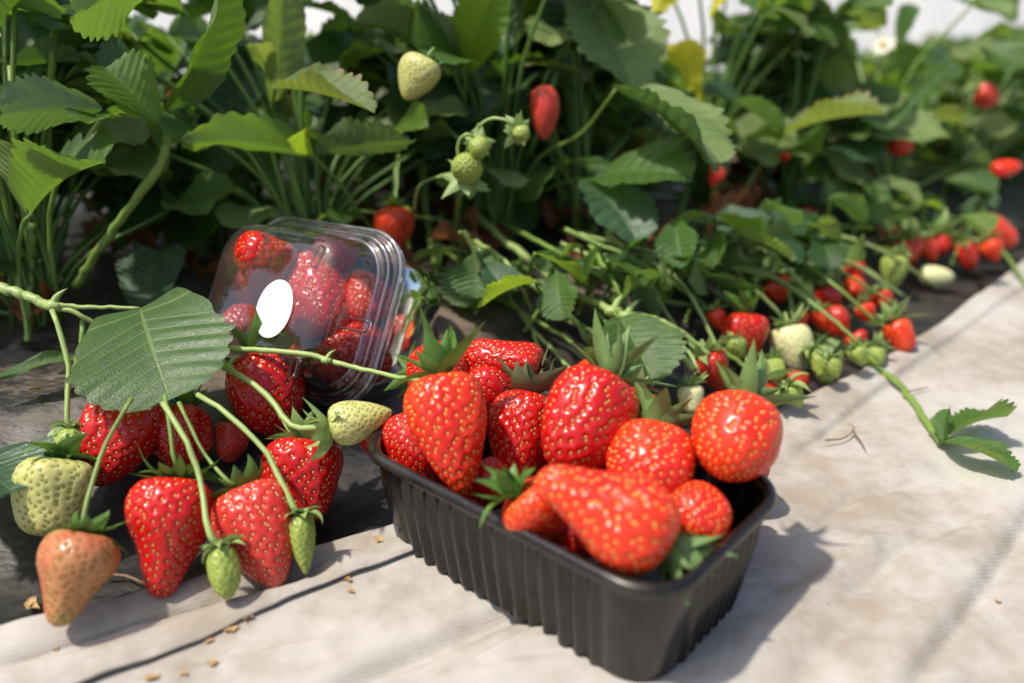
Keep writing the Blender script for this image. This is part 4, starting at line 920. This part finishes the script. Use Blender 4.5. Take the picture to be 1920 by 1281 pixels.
# ------------------------------------------------------------------ bits lying about
def flake(px, py, s, label, z=.003, kind='dried_petal'):
    global BN; BN += 1; rr_ = np.random.default_rng(BN); d = at_h(px, py, 0) if py > 1000 or px > 700 else onbed(px, py, .001)
    for _ in range(3):
        c = at(px, py, d)
        if tdist(c[0], c[1]) < 0: d = at_h(px, py, float(fleece_z(np.array([c[0]]), np.array([c[1]]), np.array([tdist(c[0], c[1])]), 0)[0])+.0004)
    if px < 830 and d < .6:
        tt = float(tdist(c[0], c[1]))
        if np.interp(c[0], _hx[_o], _ht[_o]) < tt < 0: d -= .0026/.45
    c = at(px, py, d); r = s*d/F_PX/2
    root = empty(kind, c, label, 'dried petal', 'tan dried petals scattered on the sheet'); mb = MB()
    for k in range(int(rr_.integers(2, 5))):
        a = rr_.uniform(0, 6.28); l = r*rr_.uniform(.5, 1.0); V = []
        for i in range(6):
            for s_ in (-1, 0, 1):
                f = i/5; w = l*.42*math.sin(math.pi*min(.97, f+.08))*s_*rr_.uniform(.7, 1.2)
                V.append((math.cos(a)*(f*1.2-.2)*l*1.1-math.sin(a)*w, math.sin(a)*(f*1.2-.2)*l*1.1+math.cos(a)*w, .0002+l*.34*math.sin(f*2.6+k)**2*.6+abs(s_)*l*.15))
        mb.add(V, grid_faces(6, 3))
    link('petal', mb.mesh('petal', [TAN]), root)
for px, py, s, lb in [(100, 1214, 34, 'dried petal at the left on the hem fold'), (285, 1274, 34, 'dried petal at the bottom border of the picture'), (345, 1262, 32, 'dried petal right of the bottom-most one'), (405, 1243, 34, 'dried petal left of the pair of tan flakes, near the bottom'), (392, 1204, 30, 'left one of the touching pair of tan flakes'), (430, 1184, 42, 'right, larger one of the touching pair of tan flakes'), (464, 1155, 34, 'dried petal just below the hem crease'), (652, 1086, 26, 'small dried flake on the hem crease near the tray'), (658, 1109, 18, 'smallest tan flake below the crease near the tray'), (708, 1010, 30, 'dried petal on the hem corner touching the tray'), (55, 1140, 60, 'tan dried flower scrap on the black film at lower left'), (68, 730, 40, 'tan curled scrap on the dusty black film at left'), (1873, 1130, 16, 'tiny brown flake at the right side of the sheet')]:
    flake(px, py, s, lb)
def twig(pts, label, w, mat=BROWN, cat='twig', off=.002):
    P = [at(x, y, (onbed(x, y, off) if x < 700 else at_h(x, y, off+.003))) for x, y in pts[0]]; c = P[0].copy(); mb = MB()
    for q in pts:
        P = [at(x, y, (onbed(x, y, off) if x < 700 else at_h(x, y, off+.003)))-c for x, y in q]; r = w*.5/F_PX/2
        V, F = tube(P, [r, r*.8, r*.4], 16, 6); mb.add(V, F)
    o = link('dry_twig', mb.mesh('dry_twig', [mat]), None, c); tag(o, label, cat)
twig([[(1548, 826), (1580, 822), (1598, 810), (1600, 800), (1590, 795)], [(1598, 808), (1612, 825), (1622, 842)]], 'thin forked dry twig on the white fleece right of the tray', 4)
twig([[(1700, 735), (1725, 730), (1742, 726)]], 'short dry straw on the fleece by the green runner', 4)
twig([[(195, 1078), (235, 1080), (270, 1095), (295, 1118)]], 'curved dry stalk on the black film beside the long pointed strawberry', 6)

# ------------------------------------------------------------------ light, sky, camera
W = bpy.data.worlds.new('World'); SC.world = W; W.use_nodes = True; nt = W.node_tree; nt.nodes.clear()
sd_ = Vector(SUNV)
sky = nt.nodes.new('ShaderNodeTexSky'); sky.sky_type = 'NISHITA'; sky.sun_disc = False; sky.sun_elevation = SUN_EL; sky.sun_rotation = math.pi/2-SUN_AZ
sky.dust_density = 3.0; sky.air_density = 1.0; sky.ozone_density = 1.0
bg = nt.nodes.new('ShaderNodeBackground'); bg.inputs[1].default_value = .15; ow = nt.nodes.new('ShaderNodeOutputWorld')
nt.links.new(sky.outputs[0], bg.inputs[0]); nt.links.new(bg.outputs[0], ow.inputs[0])
sl = bpy.data.lights.new('sun', 'SUN'); sl.energy = 4.1; sl.angle = R(2.2); sl.color = (1, .935, .83)
so_ = bpy.data.objects.new('sun', sl); COL.objects.link(so_); so_.rotation_euler = sd_.to_track_quat('Z', 'Y').to_euler()
cam = bpy.data.cameras.new('camera'); co = bpy.data.objects.new('camera', cam); COL.objects.link(co)
co.location = (0, 0, CH); co.rotation_euler = (math.pi/2-PITCH, 0, 0)
cam.sensor_width = 36; cam.lens = F_PX/1920*36; cam.clip_start = .01; cam.clip_end = 200
cam.dof.use_dof = True; cam.dof.focus_distance = .478; cam.dof.aperture_fstop = 3.3
SC.camera = co
SC.view_settings.view_transform = 'Standard'; SC.view_settings.look = 'None'; SC.view_settings.exposure = 0.28; SC.view_settings.gamma = 1.0
SC.render.engine = 'CYCLES'; SC.cycles.use_denoising = True
SC.cycles.max_bounces = 10; SC.cycles.transparent_max_bounces = 24; SC.cycles.transmission_bounces = 6; SC.cycles.diffuse_bounces = 3
SC.cycles.caustics_reflective = False; SC.cycles.caustics_refractive = False; SC.cycles.sample_clamp_indirect = 6.0
